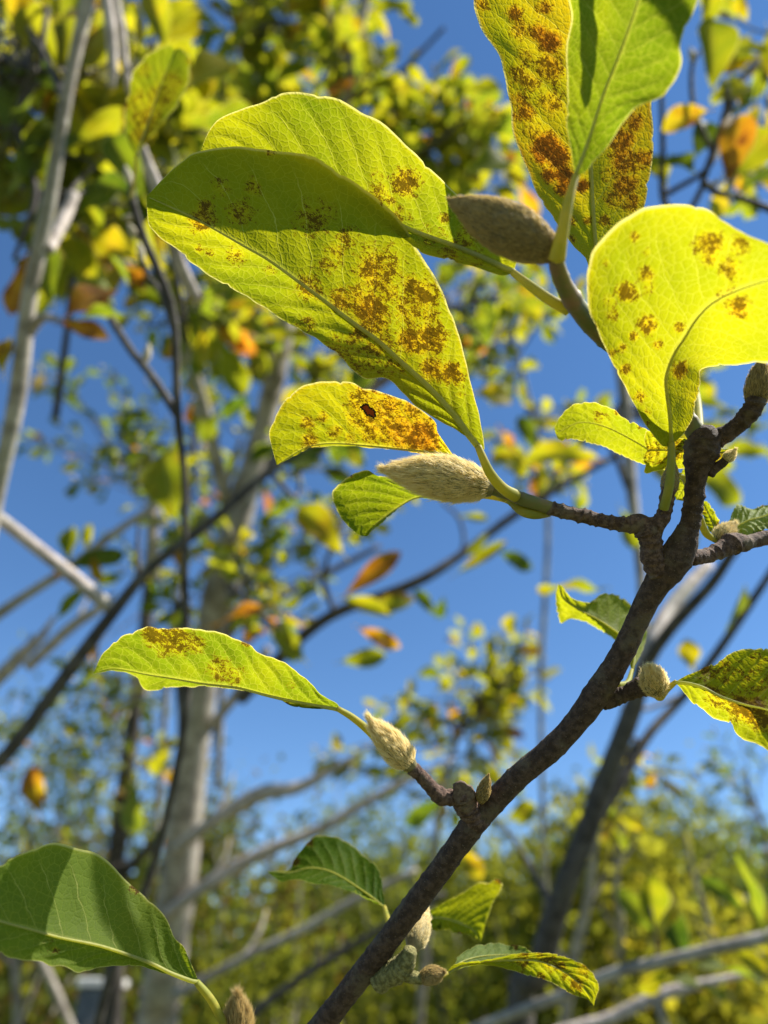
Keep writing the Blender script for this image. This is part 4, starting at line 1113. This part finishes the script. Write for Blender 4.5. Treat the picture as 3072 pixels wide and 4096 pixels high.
T = thing('magnolia_tree', 'slim dark trunk standing left of the big grey one', 'tree', (-2.2, 3.0, 0))
trunk(T, [(235, 2260, 3.2, 22), (245, 1950, 3.2, 20), (262, 1760, 3.2, 18), (290, 1540, 3.2, 16), (320, 1300, 3.3, 14), (335, 1050, 3.4, 12)], 'greyd', n=40)
limb(T, [(300, 1500, 3.2, 18), (306, 1450, 3.15, 17), (310, 1400, 3.1, 14)], 'pale')
limb(T, [(250, 1900, 3.2, 12), (330, 1830, 3.1, 9), (420, 1740, 3.0, 7)], 'greyd')
leaves(T, [(85, 1760, 75, 1650, 2.2, .03, .84, .5, 0, 1.2, 'c'), (95, 1680, 40, 1690, 2.3, .03, .5, 0, 0, 1.2, 'c'), (290, 1690, 300, 1800, 2.2, 0, .32, 0, .8, 1.1, 'c'), (370, 1620, 310, 1680, 2.2, 0, .5, 0, 0, 1., 'c')])
spray(T, [D(262, 1760, 3.2), D(320, 1300, 3.3), D(245, 1950, 3.2)], (150, 1640, 210, 280), 32, (2.4, 3.8), .1, (.05, .45, .12))
spray(T, [D(335, 1050, 3.4)], (190, 890, 190, 160), 18, (2.6, 3.6), .105, (.02, .32, .03))

# ---- crown over the top centre
T = thing('magnolia_tree', 'leafy magnolia crown hanging over the top centre', 'tree', (-.4, 1.2, 0))
limb(T, [(800, -80, 1.9, 12), (790, 30, 1.9, 12), (765, 130, 1.92, 11), (745, 220, 1.95, 10), (700, 330, 2.0, 10), (600, 600, 2.2, 11)], 'grey', n=30, sides=10)
limb(T, [(745, 220, 1.95, 7), (860, 160, 1.9, 5), (960, 60, 1.85, 4)], 'greyd')
limb(T, [(700, 330, 2.0, 7), (900, 330, 1.95, 5), (1000, 260, 1.9, 4)], 'greyd')
limb(T, [(760, 140, 1.95, 7), (640, 60, 2.0, 6), (520, 60, 2.05, 4)], 'greyd')
roots = [D(790, 30, 1.9), D(745, 220, 1.95), D(860, 160, 1.9), D(640, 60, 2.0), D(900, 330, 1.95), D(520, 60, 2.05), D(700, 330, 2.0)]
spray(T, roots, (640, 100, 210, 190), 34, (1.75, 2.4), .125, (.24, .58, .03), (6, 8))
leaves(T, [(1005, 380, 1110, 330, 1.2, .04, .38, 0, 0, 1.1, 'c'), (1000, 200, 1090, 180, 1.7, 0, .45, 0, 0, .9, 'c'), (800, 20, 890, 10, 1.6, 0, .4, 0, 0, 1., 'c'), (860, 20, 905, 50, 1.6, 0, .4, .2, 0, 1, 'c')])

T = thing('magnolia_tree', 'second magnolia crown, its leafy side shoots over the top right of centre', 'tree', (.2, 1.9, 0))
limb(T, [(760, 700, 2.6, 9), (860, 480, 2.4, 8), (920, 340, 2.3, 7), (980, 200, 2.2, 6)], 'greyd', n=20)
rt = [D(860, 480, 2.4), D(920, 340, 2.3), D(980, 200, 2.2)]
spray(T, rt, (900, 300, 180, 150), 26, (1.9, 2.5), .125, (.22, .52, .03), (6, 8))
spray(T, rt, (1040, 330, 120, 130), 13, (1.9, 2.4), .12, (.28, .56, .05), (5, 7))
T = thing('magnolia_tree', 'third magnolia crown, dark leaves above the left of the big leaf', 'tree', (-.6, 2.0, 0))
limb(T, [(520, 700, 2.7, 9), (540, 450, 2.5, 8), (560, 280, 2.4, 7), (540, 150, 2.3, 6)], 'greyd', n=20)
rt = [D(540, 450, 2.5), D(560, 280, 2.4), D(540, 150, 2.3)]
spray(T, rt, (540, 260, 190, 140), 20, (2.0, 2.7), .125, (.2, .56), (6, 8))
spray(T, rt, (440, 430, 150, 130), 16, (2.0, 2.6), .12, (.2, .5), (5, 7))

# ---- upper right twigs
T = thing('magnolia_branch', 'twig with yellowing and orange leaves at the upper right edge', 'branch', D(1700, 500, .9))
limb(T, [(2300, 700, 1.0, 12), (1950, 560, .97, 10), (1720, 470, .95, 9), (1600, 430, .93, 8), (1520, 400, .92, 8), (1540, 330, .9, 7), (1565, 240, .88, 7), (1570, 190, .87, 6)], 'greyd', n=26)
limb(T, [(1520, 400, .92, 7), (1480, 460, .95, 7), (1430, 430, .97, 7), (1432, 300, .95, 6), (1428, 190, .93, 5)], 'greyd', n=26)
limb(T, [(1540, 330, .9, 6), (1500, 240, .9, 5), (1492, 150, .9, 5), (1512, 110, .9, 4)], 'greyd', n=20)
limb(T, [(1440, 420, .96, 7), (1540, 350, .94, 6), (1600, 180, 1.1, 8), (1700, 60, 1.2, 8)], 'greyd', n=20)
leaves(T, [(1530, 240, 1428, 270, .88, .02, .70, .6, 0, 1.81, 'c'), (1540, 190, 1530, 50, .88, .02, .44, .2, 0, 1.30, 'c'), (1545, 215, 1612, 195, .87, .02, .5, 0, 0, 1.74, 'c'), (1572, 400, 1605, 225, .86, .01, .86, .6, 0, 0.87, 'c'), (1570, 380, 1665, 290, .9, 0, .5, .4, 0, 1.59, 'c'), (1500, 340, 1540, 250, .92, .01, .12, .2, 0, 1.16, 'c'), (1500, 370, 1450, 330, .95, .02, .2, 0, 0, 1.45, 'c'),
           (1590, 420, 1690, 350, .9, .02, .15, 0, 0, 1.01, 'u'), (1660, 110, 1590, 85, 1.1, 0, .4, 0, .3, 1.30, 'c'), (1520, 70, 1540, -30, .9, 0, .5, 0, 0, 1.16, 'c'), (1440, 400, 1410, 330, 1.0, 0, .5, .2, 0, 1.30, 'c'), (1660, 60, 1690, 150, 1.1, 0, .5, .5, 0, 1.45, 'c')])
spray(T, [D(1600, 430, .93), D(1565, 240, .88), D(1700, 60, 1.2)], (1590, 230, 90, 200), 9, (1.1, 1.5), .09, (.3, .68, .12), (3, 5), r=.0018)
for (x0, y0, x1, y1, d) in ((1572, 400, 1578, 440, .86), (1560, 390, 1530, 400, .88), (1500, 140, 1490, 100, .9)):
    place(T, 'flower_bud', BUD, D(x0, y0, d), D(x1, y1, d), -FWD)

# ---- dark stem on the right
T = thing('magnolia_tree', 'dark forked stem rising at the lower right behind the near branch', 'tree', (.5, 1.2, 0))
trunk(T, [(1125, 2260, 1.15, 30), (1165, 2100, 1.15, 27), (1210, 1940, 1.15, 24), (1270, 1790, 1.16, 22), (1325, 1640, 1.17, 21), (1370, 1520, 1.18, 20), (1390, 1440, 1.18, 19)], 'greyd', n=60, sides=14)
limb(T, [(1385, 1450, 1.18, 19), (1415, 1390, 1.2, 21), (1440, 1320, 1.25, 19), (1480, 1270, 1.3, 17), (1530, 1220, 1.35, 12)], 'pale', n=26)
limb(T, [(1390, 1440, 1.18, 13), (1450, 1360, 1.15, 12), (1530, 1260, 1.12, 12), (1600, 1170, 1.1, 10), (1720, 1050, 1.1, 9)], 'greyd', n=30)
limb(T, [(1275, 1790, 1.17, 13), (1330, 1700, 1.2, 12), (1400, 1590, 1.25, 11), (1480, 1500, 1.3, 10), (1560, 1390, 1.3, 9), (1690, 1200, 1.3, 8)], 'greyd', n=30)
limb(T, [(1200, 1970, 1.15, 9), (1120, 1830, 1.25, 6), (1060, 1760, 1.3, 4)], 'greyd', n=20)
limb(T, [(1390, 1440, 1.2, 12), (1385, 1250, 1.3, 11), (1370, 1050, 1.4, 12), (1345, 850, 1.5, 13), (1335, 780, 1.5, 11)], 'grey', n=40)
limb(T, [(1360, 1060, 1.4, 8), (1310, 960, 1.4, 6), (1250, 950, 1.4, 5)], 'greyd')
limb(T, [(1480, 1500, 1.3, 5), (1400, 1530, 1.3, 4), (1340, 1530, 1.3, 3)], 'pale')
leaves(T, [(1290, 990, 1130, 960, 1.25, .02, .55, 0, 0, .7, 'c'), (1300, 1270, 1160, 1270, 1.1, .02, .36, .5, 0, .8, 'e'), (1570, 1360, 1600, 1260, 1.1, 0, .3, 0, .95, 1.0, 's'), (1510, 1150, 1450, 1220, 1.3, 0, .4, 0, .5, 1., 'c'), (1500, 1450, 1480, 1380, 1.4, 0, .62, .2, 0, 1.2, 'c'), (1390, 1440, 1400, 1340, 1.4, 0, .3, 0, .3, 1., 'c'), (1310, 960, 1220, 860, 1.45, .02, .5, 0, 0, .8, 'c'),
           (1260, 950, 1190, 1010, 1.4, .02, .5, .3, 0, .9, 'c'), (1420, 840, 1520, 800, 1.1, 0, .5, .4, 0, 1., 'c'), (1440, 880, 1400, 860, 1.4, 0, .35, 0, .8, 1., 'c'), (1395, 960, 1460, 1040, 1.3, 0, .5, .4, 0, 1., 'c'), (1570, 880, 1500, 870, 1.4, 0, .4, 0, 0, 1, 'c'), (1660, 880, 1600, 900, 1.4, 0, .5, 0, 0, 1, 'c'), (1660, 980, 1580, 960, 1.4, 0, .4, 0, 0, 1, 'c'),
           (1500, 1000, 1600, 1090, 1.5, 0, .4, .3, .2, 1, 'c'), (1080, 1190, 1150, 1230, 1.6, 0, .12, 0, 0, .9, 'c'), (1340, 1100, 1380, 1190, 1.3, 0, .4, 0, 0, 1.1, 'c'), (1560, 780, 1480, 740, 1.3, 0, .55, .3, 0, 1., 'c')])
spray(T, [D(1325, 1640, 1.17), D(1400, 1590, 1.25)], (1340, 1700, 110, 90), 6, (1.5, 2.2), .075, (.25, .65, .12), (4, 6))
spray(T, [D(1310, 960, 1.4), D(1345, 850, 1.5)], (1540, 900, 120, 160), 15, (1.5, 2.3), .09, (.25, .6, .08), (4, 6))

T = thing('magnolia_branch', 'grey branch reaching in from the right edge near the bottom', 'branch', D(1720, 2000, 1.0))
limb(T, [(2500, 1900, 1.0, 18), (2100, 1930, 1.0, 16), (1760, 1990, 1.0, 15), (1659, 2022, 1.0, 14), (1560, 2045, 1.01, 13), (1440, 2075, 1.03, 12), (1330, 2105, 1.06, 12), (1200, 2155, 1.1, 12), (1060, 2215, 1.14, 12), (900, 2290, 1.2, 12)], 'grey', n=50, sides=12, rough=.08)
limb(T, [(1420, 2080, 1.04, 5), (1415, 2020, 1.05, 4), (1405, 1960, 1.06, 3)], 'greyd')
leaves(T, [(1412, 2010, 1400, 1880, 1.1, .0, .42, .2, 0, 1.2, 'c'), (1412, 2020, 1470, 1930, 1.1, .02, .6, .4, 0, 1., 'c'), (1405, 2010, 1350, 1930, 1.15, 0, .3, 0, .3, 1, 'c'), (1440, 2090, 1380, 2150, 1.05, 0, .56, .2, 0, 1., 'c'), (1500, 2080, 1650, 2110, 1.05, 0, .24, 0, .2, .8, 'u'), (1450, 2110, 1570, 2150, 1.05, 0, .28, 0, .3, .7, 'u'), (1650, 2010, 1570, 1850, .95, 0, .3, 0, .9, .5, 's'), (1480, 2070, 1440, 1960, 1.15, 0, .05, 0, 0, 1.1, 'c'), (1660, 2100, 1600, 2060, 1.1, 0, .55, .2, 0, 1.2, 'c'), (1600, 1960, 1530, 1900, 1.1, 0, .1, 0, 0, .8, 'c')])
T = thing('bare_branch', 'pale dead stick lying level at the bottom, right of the near branch', 'branch', D(1320, 2190, 1.5), 'bare sticks')
limb(T, [(1640, 2100, 1.5, 4), (1540, 2120, 1.5, 8), (1450, 2140, 1.5, 11), (1380, 2165, 1.5, 13), (1310, 2195, 1.5, 12), (1200, 2240, 1.5, 12), (1100, 2300, 1.5, 12)], 'pale', 'stick', n=22, sides=10, rough=.12)
limb(T, [(1410, 2150, 1.5, 9), (1430, 2200, 1.48, 9), (1445, 2250, 1.48, 9)], 'grey', 'stub', n=8)

# ---- middle branch with orange leaves
T = thing('magnolia_branch', 'blurred branch through the middle with hanging orange leaves', 'branch', D(560, 1480, 1.7))
limb(T, [(520, 1510, 1.75, 16), (640, 1390, 1.7, 15), (720, 1330, 1.65, 13), (830, 1290, 1.65, 12), (920, 1250, 1.65, 11), (1010, 1190, 1.7, 10), (1110, 1110, 1.75, 9), (1250, 1030, 1.8, 8), (1400, 950, 1.9, 6)], 'greyd', n=50, sides=10)
limb(T, [(985, 1210, 1.7, 5), (1000, 1170, 1.72, 4), (990, 1120, 1.75, 4), (955, 1085, 1.78, 3)], 'greyd', n=14)
limb(T, [(725, 1330, 1.65, 7), (700, 1260, 1.6, 6), (715, 1190, 1.55, 5), (735, 1140, 1.5, 4)], 'greyd', n=16)
limb(T, [(640, 1390, 1.7, 8), (560, 1330, 1.75, 7), (500, 1260, 1.8, 5)], 'greyd', n=14)
leaves(T, [(740, 1195, 640, 1070, 1.2, .02, .60, .45, 0, .9, 'c'), (742, 1290, 870, 1185, 1.3, .02, .88, .3, 0, .6, 's'), (735, 1290, 840, 1330, 1.35, 0, .52, .2, 0, .8, 'c'), (790, 1320, 900, 1285, 1.4, 0, .5, .7, 0, .7, 'c'), (775, 1355, 865, 1400, 1.4, .02, .84, .3, 0, .7, 'c'), (735, 1430, 835, 1415, 1.45, 0, .4, .3, 0, .8, 'c'), (960, 1290, 945, 1340, 1.5, 0, .06, 0, 0, 1., 'c'), (985, 1240, 1095, 1170, 1.5, 0, .4, .6, .3, .5, 's'),
           (905, 1090, 860, 1040, 1.5, 0, .45, .2, 0, .9, 'c'), (990, 1115, 1060, 1120, 1.5, 0, .4, 0, .5, .6, 'c'), (1055, 1150, 1010, 1200, 1.6, 0, .4, 0, .4, .8, 'c'), (940, 1330, 900, 1270, 1.6, 0, .1, 0, 0, .8, 'c'), (1060, 960, 1140, 1025, 1.5, 0, .5, .5, 0, .8, 'c'), (1020, 850, 1125, 850, 1.3, .02, .66, .3, 0, .9, 'c'), (1150, 970, 1130, 890, 1.5, 0, .15, 0, 0, 1.0, 'c'),
           (770, 1310, 850, 1330, 1.5, 0, .1, .2, 0, .6, 'c'), (880, 1300, 800, 1310, 1.5, 0, .45, 0, 0, .7, 'c'), (660, 1430, 590, 1360, 1.6, 0, .45, 0, .3, .9, 'c'), (840, 1070, 760, 1040, 1.6, 0, .45, 0, 0, 1., 'c')])
spray(T, [D(735, 1140, 1.5), D(715, 1190, 1.55)], (800, 1080, 110, 70), 5, (1.7, 2.2), .07, (.25, .6, .1), (4, 6))
spray(T, [D(560, 1330, 1.75), D(500, 1260, 1.8), D(640, 1390, 1.7)], (580, 1240, 130, 130), 13, (1.7, 2.3), .09, (.2, .6, .1), (4, 6))

T = thing('magnolia_tree', 'loose leafy tree filling the gap between the long diagonal branch and the trunk', 'tree', (-.9, 3.4, 0))
limb(T, [(330, 1900, 3.3, 7), (360, 1500, 3.2, 7), (400, 1150, 3.1, 6), (430, 850, 3.0, 5), (470, 600, 2.9, 4)], 'grey')
rt = [D(360, 1500, 3.2), D(400, 1150, 3.1), D(430, 850, 3.0), D(470, 600, 2.9)]
spray(T, rt, (430, 620, 170, 170), 20, (2.6, 3.3), .12, (.15, .56, .05), (5, 7), r=.004)
spray(T, rt, (400, 1000, 200, 210), 22, (2.6, 3.3), .12, (.12, .52, .05), (5, 7), r=.004)
T = thing('magnolia_tree', 'loose leafy tree in the gap between the furry bud and the right hand fork', 'tree', (.9, 3.0, 0))
limb(T, [(1180, 2000, 3.0, 6), (1170, 1500, 2.9, 6), (1180, 1100, 2.8, 5), (1130, 820, 2.7, 4), (1080, 620, 2.6, 3)], 'grey')
rt = [D(1180, 1100, 2.8), D(1130, 820, 2.7), D(1080, 620, 2.6)]
spray(T, rt, (1100, 660, 170, 170), 20, (2.3, 2.9), .12, (.22, .58, .05), (4, 7), r=.003)
spray(T, rt, (1240, 960, 190, 130), 16, (2.3, 2.9), .11, (.25, .58, .08), (4, 6), r=.003)

# ---- yellow-green sapling seen over the near stem
T = thing('magnolia_tree', 'small bright yellow green sapling in the gap left of the near stem', 'tree', (-.2, 3.4, 0))
trunk(T, [(900, 2300, 3.2, 9), (930, 1950, 3.2, 8), (950, 1750, 3.15, 7), (985, 1600, 3.1, 6), (1030, 1500, 3.1, 5)], 'grey', n=30, sides=8)
rt = [D(930, 1950, 3.2), D(950, 1750, 3.15), D(985, 1600, 3.1), D(1030, 1500, 3.1)]
spray(T, rt, (1060, 1440, 130, 110), 20, (2.8, 3.4), .13, (.32, .58, .04), (5, 8), r=.004)
spray(T, rt, (960, 1620, 180, 120), 22, (2.8, 3.6), .13, (.25, .58, .07), (5, 8), r=.004)
spray(T, rt, (760, 1560, 120, 100), 6, (2.6, 3.2), .12, (.3, .5), (4, 7), r=.004)
leaves(T, [(960, 1720, 870, 1790, 1.6, .03, .1, 0, 0, .7, 'c'), (1000, 1830, 1040, 1900, 1.3, 0, .68, .2, 0, 1., 'c'), (1095, 1770, 1160, 1740, 1.6, 0, .45, .5, 0, 1.2, 'c')])

# ---- slanting dead poles, lower centre
for lab, a, m in (('long pale pole slanting in the lower centre, the uppermost of three', [(380, 1835, 2.25, 11), (450, 1780, 2.2, 13), (560, 1720, 2.2, 16), (640, 1690, 2.2, 13), (740, 1648, 2.2, 7), (800, 1610, 2.2, 2)], 'pale'),
                  ('pale pole slanting beside the trunk, the middle of three', [(360, 1975, 2.35, 13), (440, 1920, 2.3, 14), (560, 1850, 2.3, 15), (690, 1790, 2.3, 11), (850, 1700, 2.3, 8), (980, 1640, 2.3, 3)], 'pale'),
                  ('thin grey pole slanting low in the centre, the lowest of three', [(380, 2150, 2.0, 11), (520, 2075, 2.0, 10), (640, 2015, 2.0, 10), (760, 1950, 2.0, 8), (900, 1880, 2.0, 7)], 'grey')):
    T = thing('bare_branch', lab, 'branch', D(a[0][0], a[0][1], a[0][2]), 'slanting poles')
    limb(T, a, m, 'stick', n=30, sides=10, rough=.09)
    limb(T, [(a[1][0], a[1][1], a[1][2], 6), (a[1][0] + 40, a[1][1] - 60, a[1][2] + .05, 4), (a[1][0] + 55, a[1][1] - 110, a[1][2] + .1, 2)], 'grey', 'stub', n=8)
T = thing('bare_branch', 'dark thin pole slanting at the very bottom behind the furry golden bud', 'branch', D(450, 2290, 1.6), 'slanting poles')
limb(T, [(430, 2300, 1.6, 9), (560, 2180, 1.6, 9), (680, 2090, 1.6, 8), (800, 2020, 1.6, 7), (960, 1930, 1.6, 6)], 'greyd', 'stick', n=30, sides=9, rough=.08)
limb(T, [(680, 2090, 1.6, 5), (690, 2030, 1.62, 3)], 'greyd', 'stub', n=6)

for lab, a in (('pale upright sapling stem left of the level grey branch, bottom right', [(1215, 2260, 2.6, 12), (1235, 2100, 2.6, 12), (1262, 1960, 2.6, 10), (1285, 1840, 2.6, 7), (1300, 1740, 2.6, 4)]),
               ('thin pale stem in the scrub at the lower right, right of the forked one', [(1330, 2260, 3.0, 7), (1340, 2020, 3.0, 7), (1330, 1880, 3.0, 6), (1350, 1760, 3.0, 4)]),
               ('thin leaning stem in the scrub near the bottom right corner', [(1560, 2260, 3.0, 7), (1540, 2050, 3.0, 6), (1500, 1900, 3.0, 5), (1480, 1800, 3.0, 3)]),
               ('thin upright stem in the scrub at the bottom left', [(40, 2260, 3.0, 9), (35, 2100, 3.0, 8), (40, 1950, 3.0, 7), (70, 1800, 3.0, 5)]),
               ('leaning dark stem in the scrub at the bottom left', [(170, 2260, 2.6, 9), (110, 2120, 2.6, 9), (60, 2020, 2.6, 8), (20, 1930, 2.6, 6)])):
    T = thing('sapling', lab, 'sapling', D(a[0][0], a[0][1], a[0][2]), 'bare sapling stems in the scrub')
    limb(T, a, 'grey', 'stem', n=26, sides=9, rough=.08)
    for j in (1, 2, 3):
        x, y, d, r = a[j]
        limb(T, [(x, y, d, r * .6), (x + 40 * (-1) ** j, y - 60, d + .1, r * .4), (x + 55 * (-1) ** j, y - 130, d + .15, r * .2)], 'greyd', 'twig', n=8, sides=6)

# ---- narrow-leaved shrub at the right edge
T = thing('shrub', 'small dark leaved shrub top at the right edge against the sky', 'shrub', D(1680, 2300, 2.2))
limb(T, [(1690, 2300, 2.2, 9), (1670, 1950, 2.2, 8), (1650, 1800, 2.2, 6), (1610, 1680, 2.2, 4)], 'greyd', n=24)
rt = [D(1650, 1800, 2.2), D(1610, 1680, 2.2), D(1670, 1950, 2.2)]
spray(T, rt, (1590, 1640, 70, 80), 7, (2.0, 2.4), .062, (.05, .3), (6, 9), narrow=True, r=.002)
spray(T, rt, (1650, 1870, 60, 90), 7, (1.9, 2.3), .07, (.0, .15), (6, 9), narrow=True, r=.002)
# ================================================================ far willow scrub: each bush a stem and a crown of small leaves
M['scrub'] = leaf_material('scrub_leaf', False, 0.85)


def bush(label, cx, base_d, top, rx, n, leaflen, pal, sparse=1.0, group='bushes beyond the magnolias', depth=.8, trunk_r=.03):
    """cx, top: where its crown top shows (1659-wide view); base_d its distance; rx half width m"""
    tp = D(cx, top, base_d)
    base = Vector((tp.x, tp.y, 0))
    h = max(tp.z, .8)
    th = thing('bush', label, 'bush', base, group)
    v, f = tube_mesh(catmull(np.array([base, base + Vector((.1, 0, h * .3)), base + Vector((-.05, .05, h * .7))], float), 14), np.linspace(trunk_r, trunk_r * .4, 14), 7, .1)
    mesh_obj('trunk', v, f, M['greyd'], th)
    g = np.random.default_rng(int(cx * 7 + top))
    # clumps, then leaves around each clump
    nc = 46
    ang = g.uniform(0, 2 * np.pi, nc)
    rad = np.sqrt(g.uniform(0, 1, nc))
    zz = g.uniform(0.12, 1, nc)
    prof = np.clip(np.sin(np.pi * np.clip(zz * .82 + .12, 0, 1)) ** .7, .15, 1)
    C = np.stack([np.cos(ang) * rad * rx * prof, np.sin(ang) * rad * depth * prof, zz * h], 1) + np.array(base)
    V, Fc, lc = [], [], []
    which = g.integers(0, nc, n)
    cs = g.uniform(.5, 1.4, nc) * (rx * .22 + .05)
    pos = C[which] + g.normal(0, 1, (n, 3)) * cs[which][:, None] * np.array([.62, .62, .8])
    pos[:, 2] = np.maximum(pos[:, 2], .05)
    dirs = g.normal(0, 1, (n, 3)) + np.array([0, 0, .5])
    dirs /= np.linalg.norm(dirs, axis=1)[:, None]
    sd = np.cross(dirs, g.normal(0, 1, (n, 3)))
    sd /= np.linalg.norm(sd, axis=1)[:, None]
    ln = leaflen * g.uniform(.6, 1.3, n)[:, None]
    wd = ln * .26
    b = np.arange(n) * 4
    V = np.stack([pos, pos + dirs * ln * .5 + sd * wd, pos + dirs * ln, pos + dirs * ln * .5 - sd * wd], 1).reshape(-1, 3)
    Fc = np.stack([b, b + 1, b + 2, b + 3], 1)
    me = bpy.data.meshes.new('crown')
    me.vertices.add(n * 4)
    me.vertices.foreach_set('co', V.astype(np.float32).ravel())
    me.loops.add(n * 4)
    me.loops.foreach_set('vertex_index', Fc.astype(np.int32).ravel())
    me.polygons.add(n)
    me.polygons.foreach_set('loop_start', b.astype(np.int32))
    me.update(calc_edges=True)
    lcv = np.zeros((n * 4, 3), np.float32)
    lcv[:, 0] = .5
    lcv[:, 1] = .4
    lmv = np.repeat(g.uniform(0, 3, (n, 3)), 4, 0).astype(np.float32)
    for nme, arr in (('lc', lcv), ('lm', lmv)):
        at = me.attributes.new(nme, 'FLOAT_VECTOR', 'POINT')
        at.data.foreach_set('vector', arr.ravel())
    me.materials.append(M['scrub'])
    o = link(bpy.data.objects.new('crown', me), th)
    o.color = (*pal, 1)
    # a few bare stems through the crown
    for i in range(16):
        a = g.uniform(0, 6.28)
        e = base + Vector((math.cos(a) * rx * .7, math.sin(a) * depth * .6, h * g.uniform(.55, 1.12)))
        mdp = base.lerp(e, .5) + Vector((0, 0, h * .1))
        v, f = tube_mesh(catmull(np.array([base, mdp, e], float), 9), np.linspace(trunk_r * .55, trunk_r * .1, 9), 5)
        mesh_obj('stem', v, f, M['grey' if i % 2 else 'greyd'], th)
    return th


BUSHES = [
    ('yellow green willowy bush just right of the near stem at the bottom', 1040, 4.4, 1880, .8, 7000, .062, (.38, .2, 0)),
    ('bright yellow bush behind the forked stem, lower right', 1300, 4.0, 1790, .65, 6000, .085, (.46, .3, 0)),
    ('feathery olive bush rising highest at the lower right', 1470, 5.5, 1770, .9, 6000, .08, (.36, .3, 0)),
    ('deep green bush in the bottom right corner', 1620, 4.2, 1900, .9, 7000, .08, (.28, .2, 0)),
    ('golden bush low between the forked stem and the right edge', 1480, 3.4, 1980, .6, 5000, .075, (.50, .4, 0)),
    ('grey green bush at the bottom, between trunk and near stem', 640, 5.2, 1930, 1.0, 6000, .075, (.36, .9, 0)),
    ('thin see-through bush behind the slanting poles', 760, 7.0, 1760, 1.3, 4000, .08, (.30, .3, .1)),
    ('dark bush behind the big grey trunk', 470, 6.5, 1800, 1.0, 5000, .09, (.30, .9, 0)),
    ('dark green bush in the bottom left corner', 60, 4.5, 1880, .9, 6000, .09, (.30, .9, 0)),
    ('loose grey green bush at the left edge', 60, 7.5, 1540, 1.4, 2600, .1, (.2, .4, 0)),
    ('sparse tall bush rising between the two left trunks', 330, 8.0, 1480, 1.1, 2200, .1, (.25, .4, 0)),
    ('yellowish bush at the foot of the big trunk', 540, 4.0, 2060, .6, 5000, .06, (.36, .3, 0)),
    ('olive bush at the very bottom right of centre', 1180, 3.6, 2020, .7, 6500, .062, (.36, .3, 0)),
    ('pale green bush under the sapling', 880, 6.0, 1870, 1.0, 6000, .07, (.32, .2, 0)),
    ('broad olive bush far off behind the forked stem', 1180, 9.0, 1900, 1.6, 9000, .15, (.30, .3, 0)),
    ('broad dark bush far off, filling the gap low in the centre', 800, 11.0, 1960, 2.6, 24000, .2, (.18, .3, 0)),
    ('broad dark bush far off on the right, behind the golden one', 1350, 11.0, 1950, 2.6, 24000, .2, (.24, .3, 0)),
    ('broad dark bush far off on the left, behind the trunks', 200, 11.0, 1930, 2.8, 24000, .2, (.15, .3, 0)),
]
for b_ in BUSHES:
    bush(*b_)

# ---- grey post low on the left
T = thing('post', 'dark grey square post with a pale cap at the bottom left', 'post', Vector((D(220, 2212, 3.6).x, D(220, 2212, 3.6).y, 0)))
c = Vector((D(220, 2140, 3.6).x, D(220, 2140, 3.6).y, 0))
top_z = D(220, 2120, 3.6).z


def block(name, c, sx, sy, z0, z1, mat, parent, bev=.006):
    vs = []
    for z, i in ((z0, 0), (z0 + bev, 1), (z1 - bev, 1), (z1, 0)):
        k = 0 if i else bev
        for x, y in ((-1, -1), (1, -1), (1, 1), (-1, 1)):
            vs.append((c.x + x * (sx - k), c.y + y * (sy - k), z))
    fs = [(0, 3, 2, 1), (12, 13, 14, 15)]
    for r in range(3):
        for k in range(4):
            fs.append((r * 4 + k, r * 4 + (k + 1) % 4, r * 4 + 4 + (k + 1) % 4, r * 4 + 4 + k))
    return mesh_obj(name, vs, fs, mat, parent, smooth=False)


M['post'] = plain('weathered_grey', (0.09, 0.095, 0.10), (0.14, 0.145, 0.15), 30, .7, 0, .001)
M['cap'] = plain('pale_cap', (0.50, 0.49, 0.46), (0.60, 0.58, 0.54), 30, .7, 0, .001)
block('shaft', c, .085, .085, 0, top_z - .03, M['post'], T)
block('cap', c, .10, .10, top_z - .028, top_z + .012, M['cap'], T)
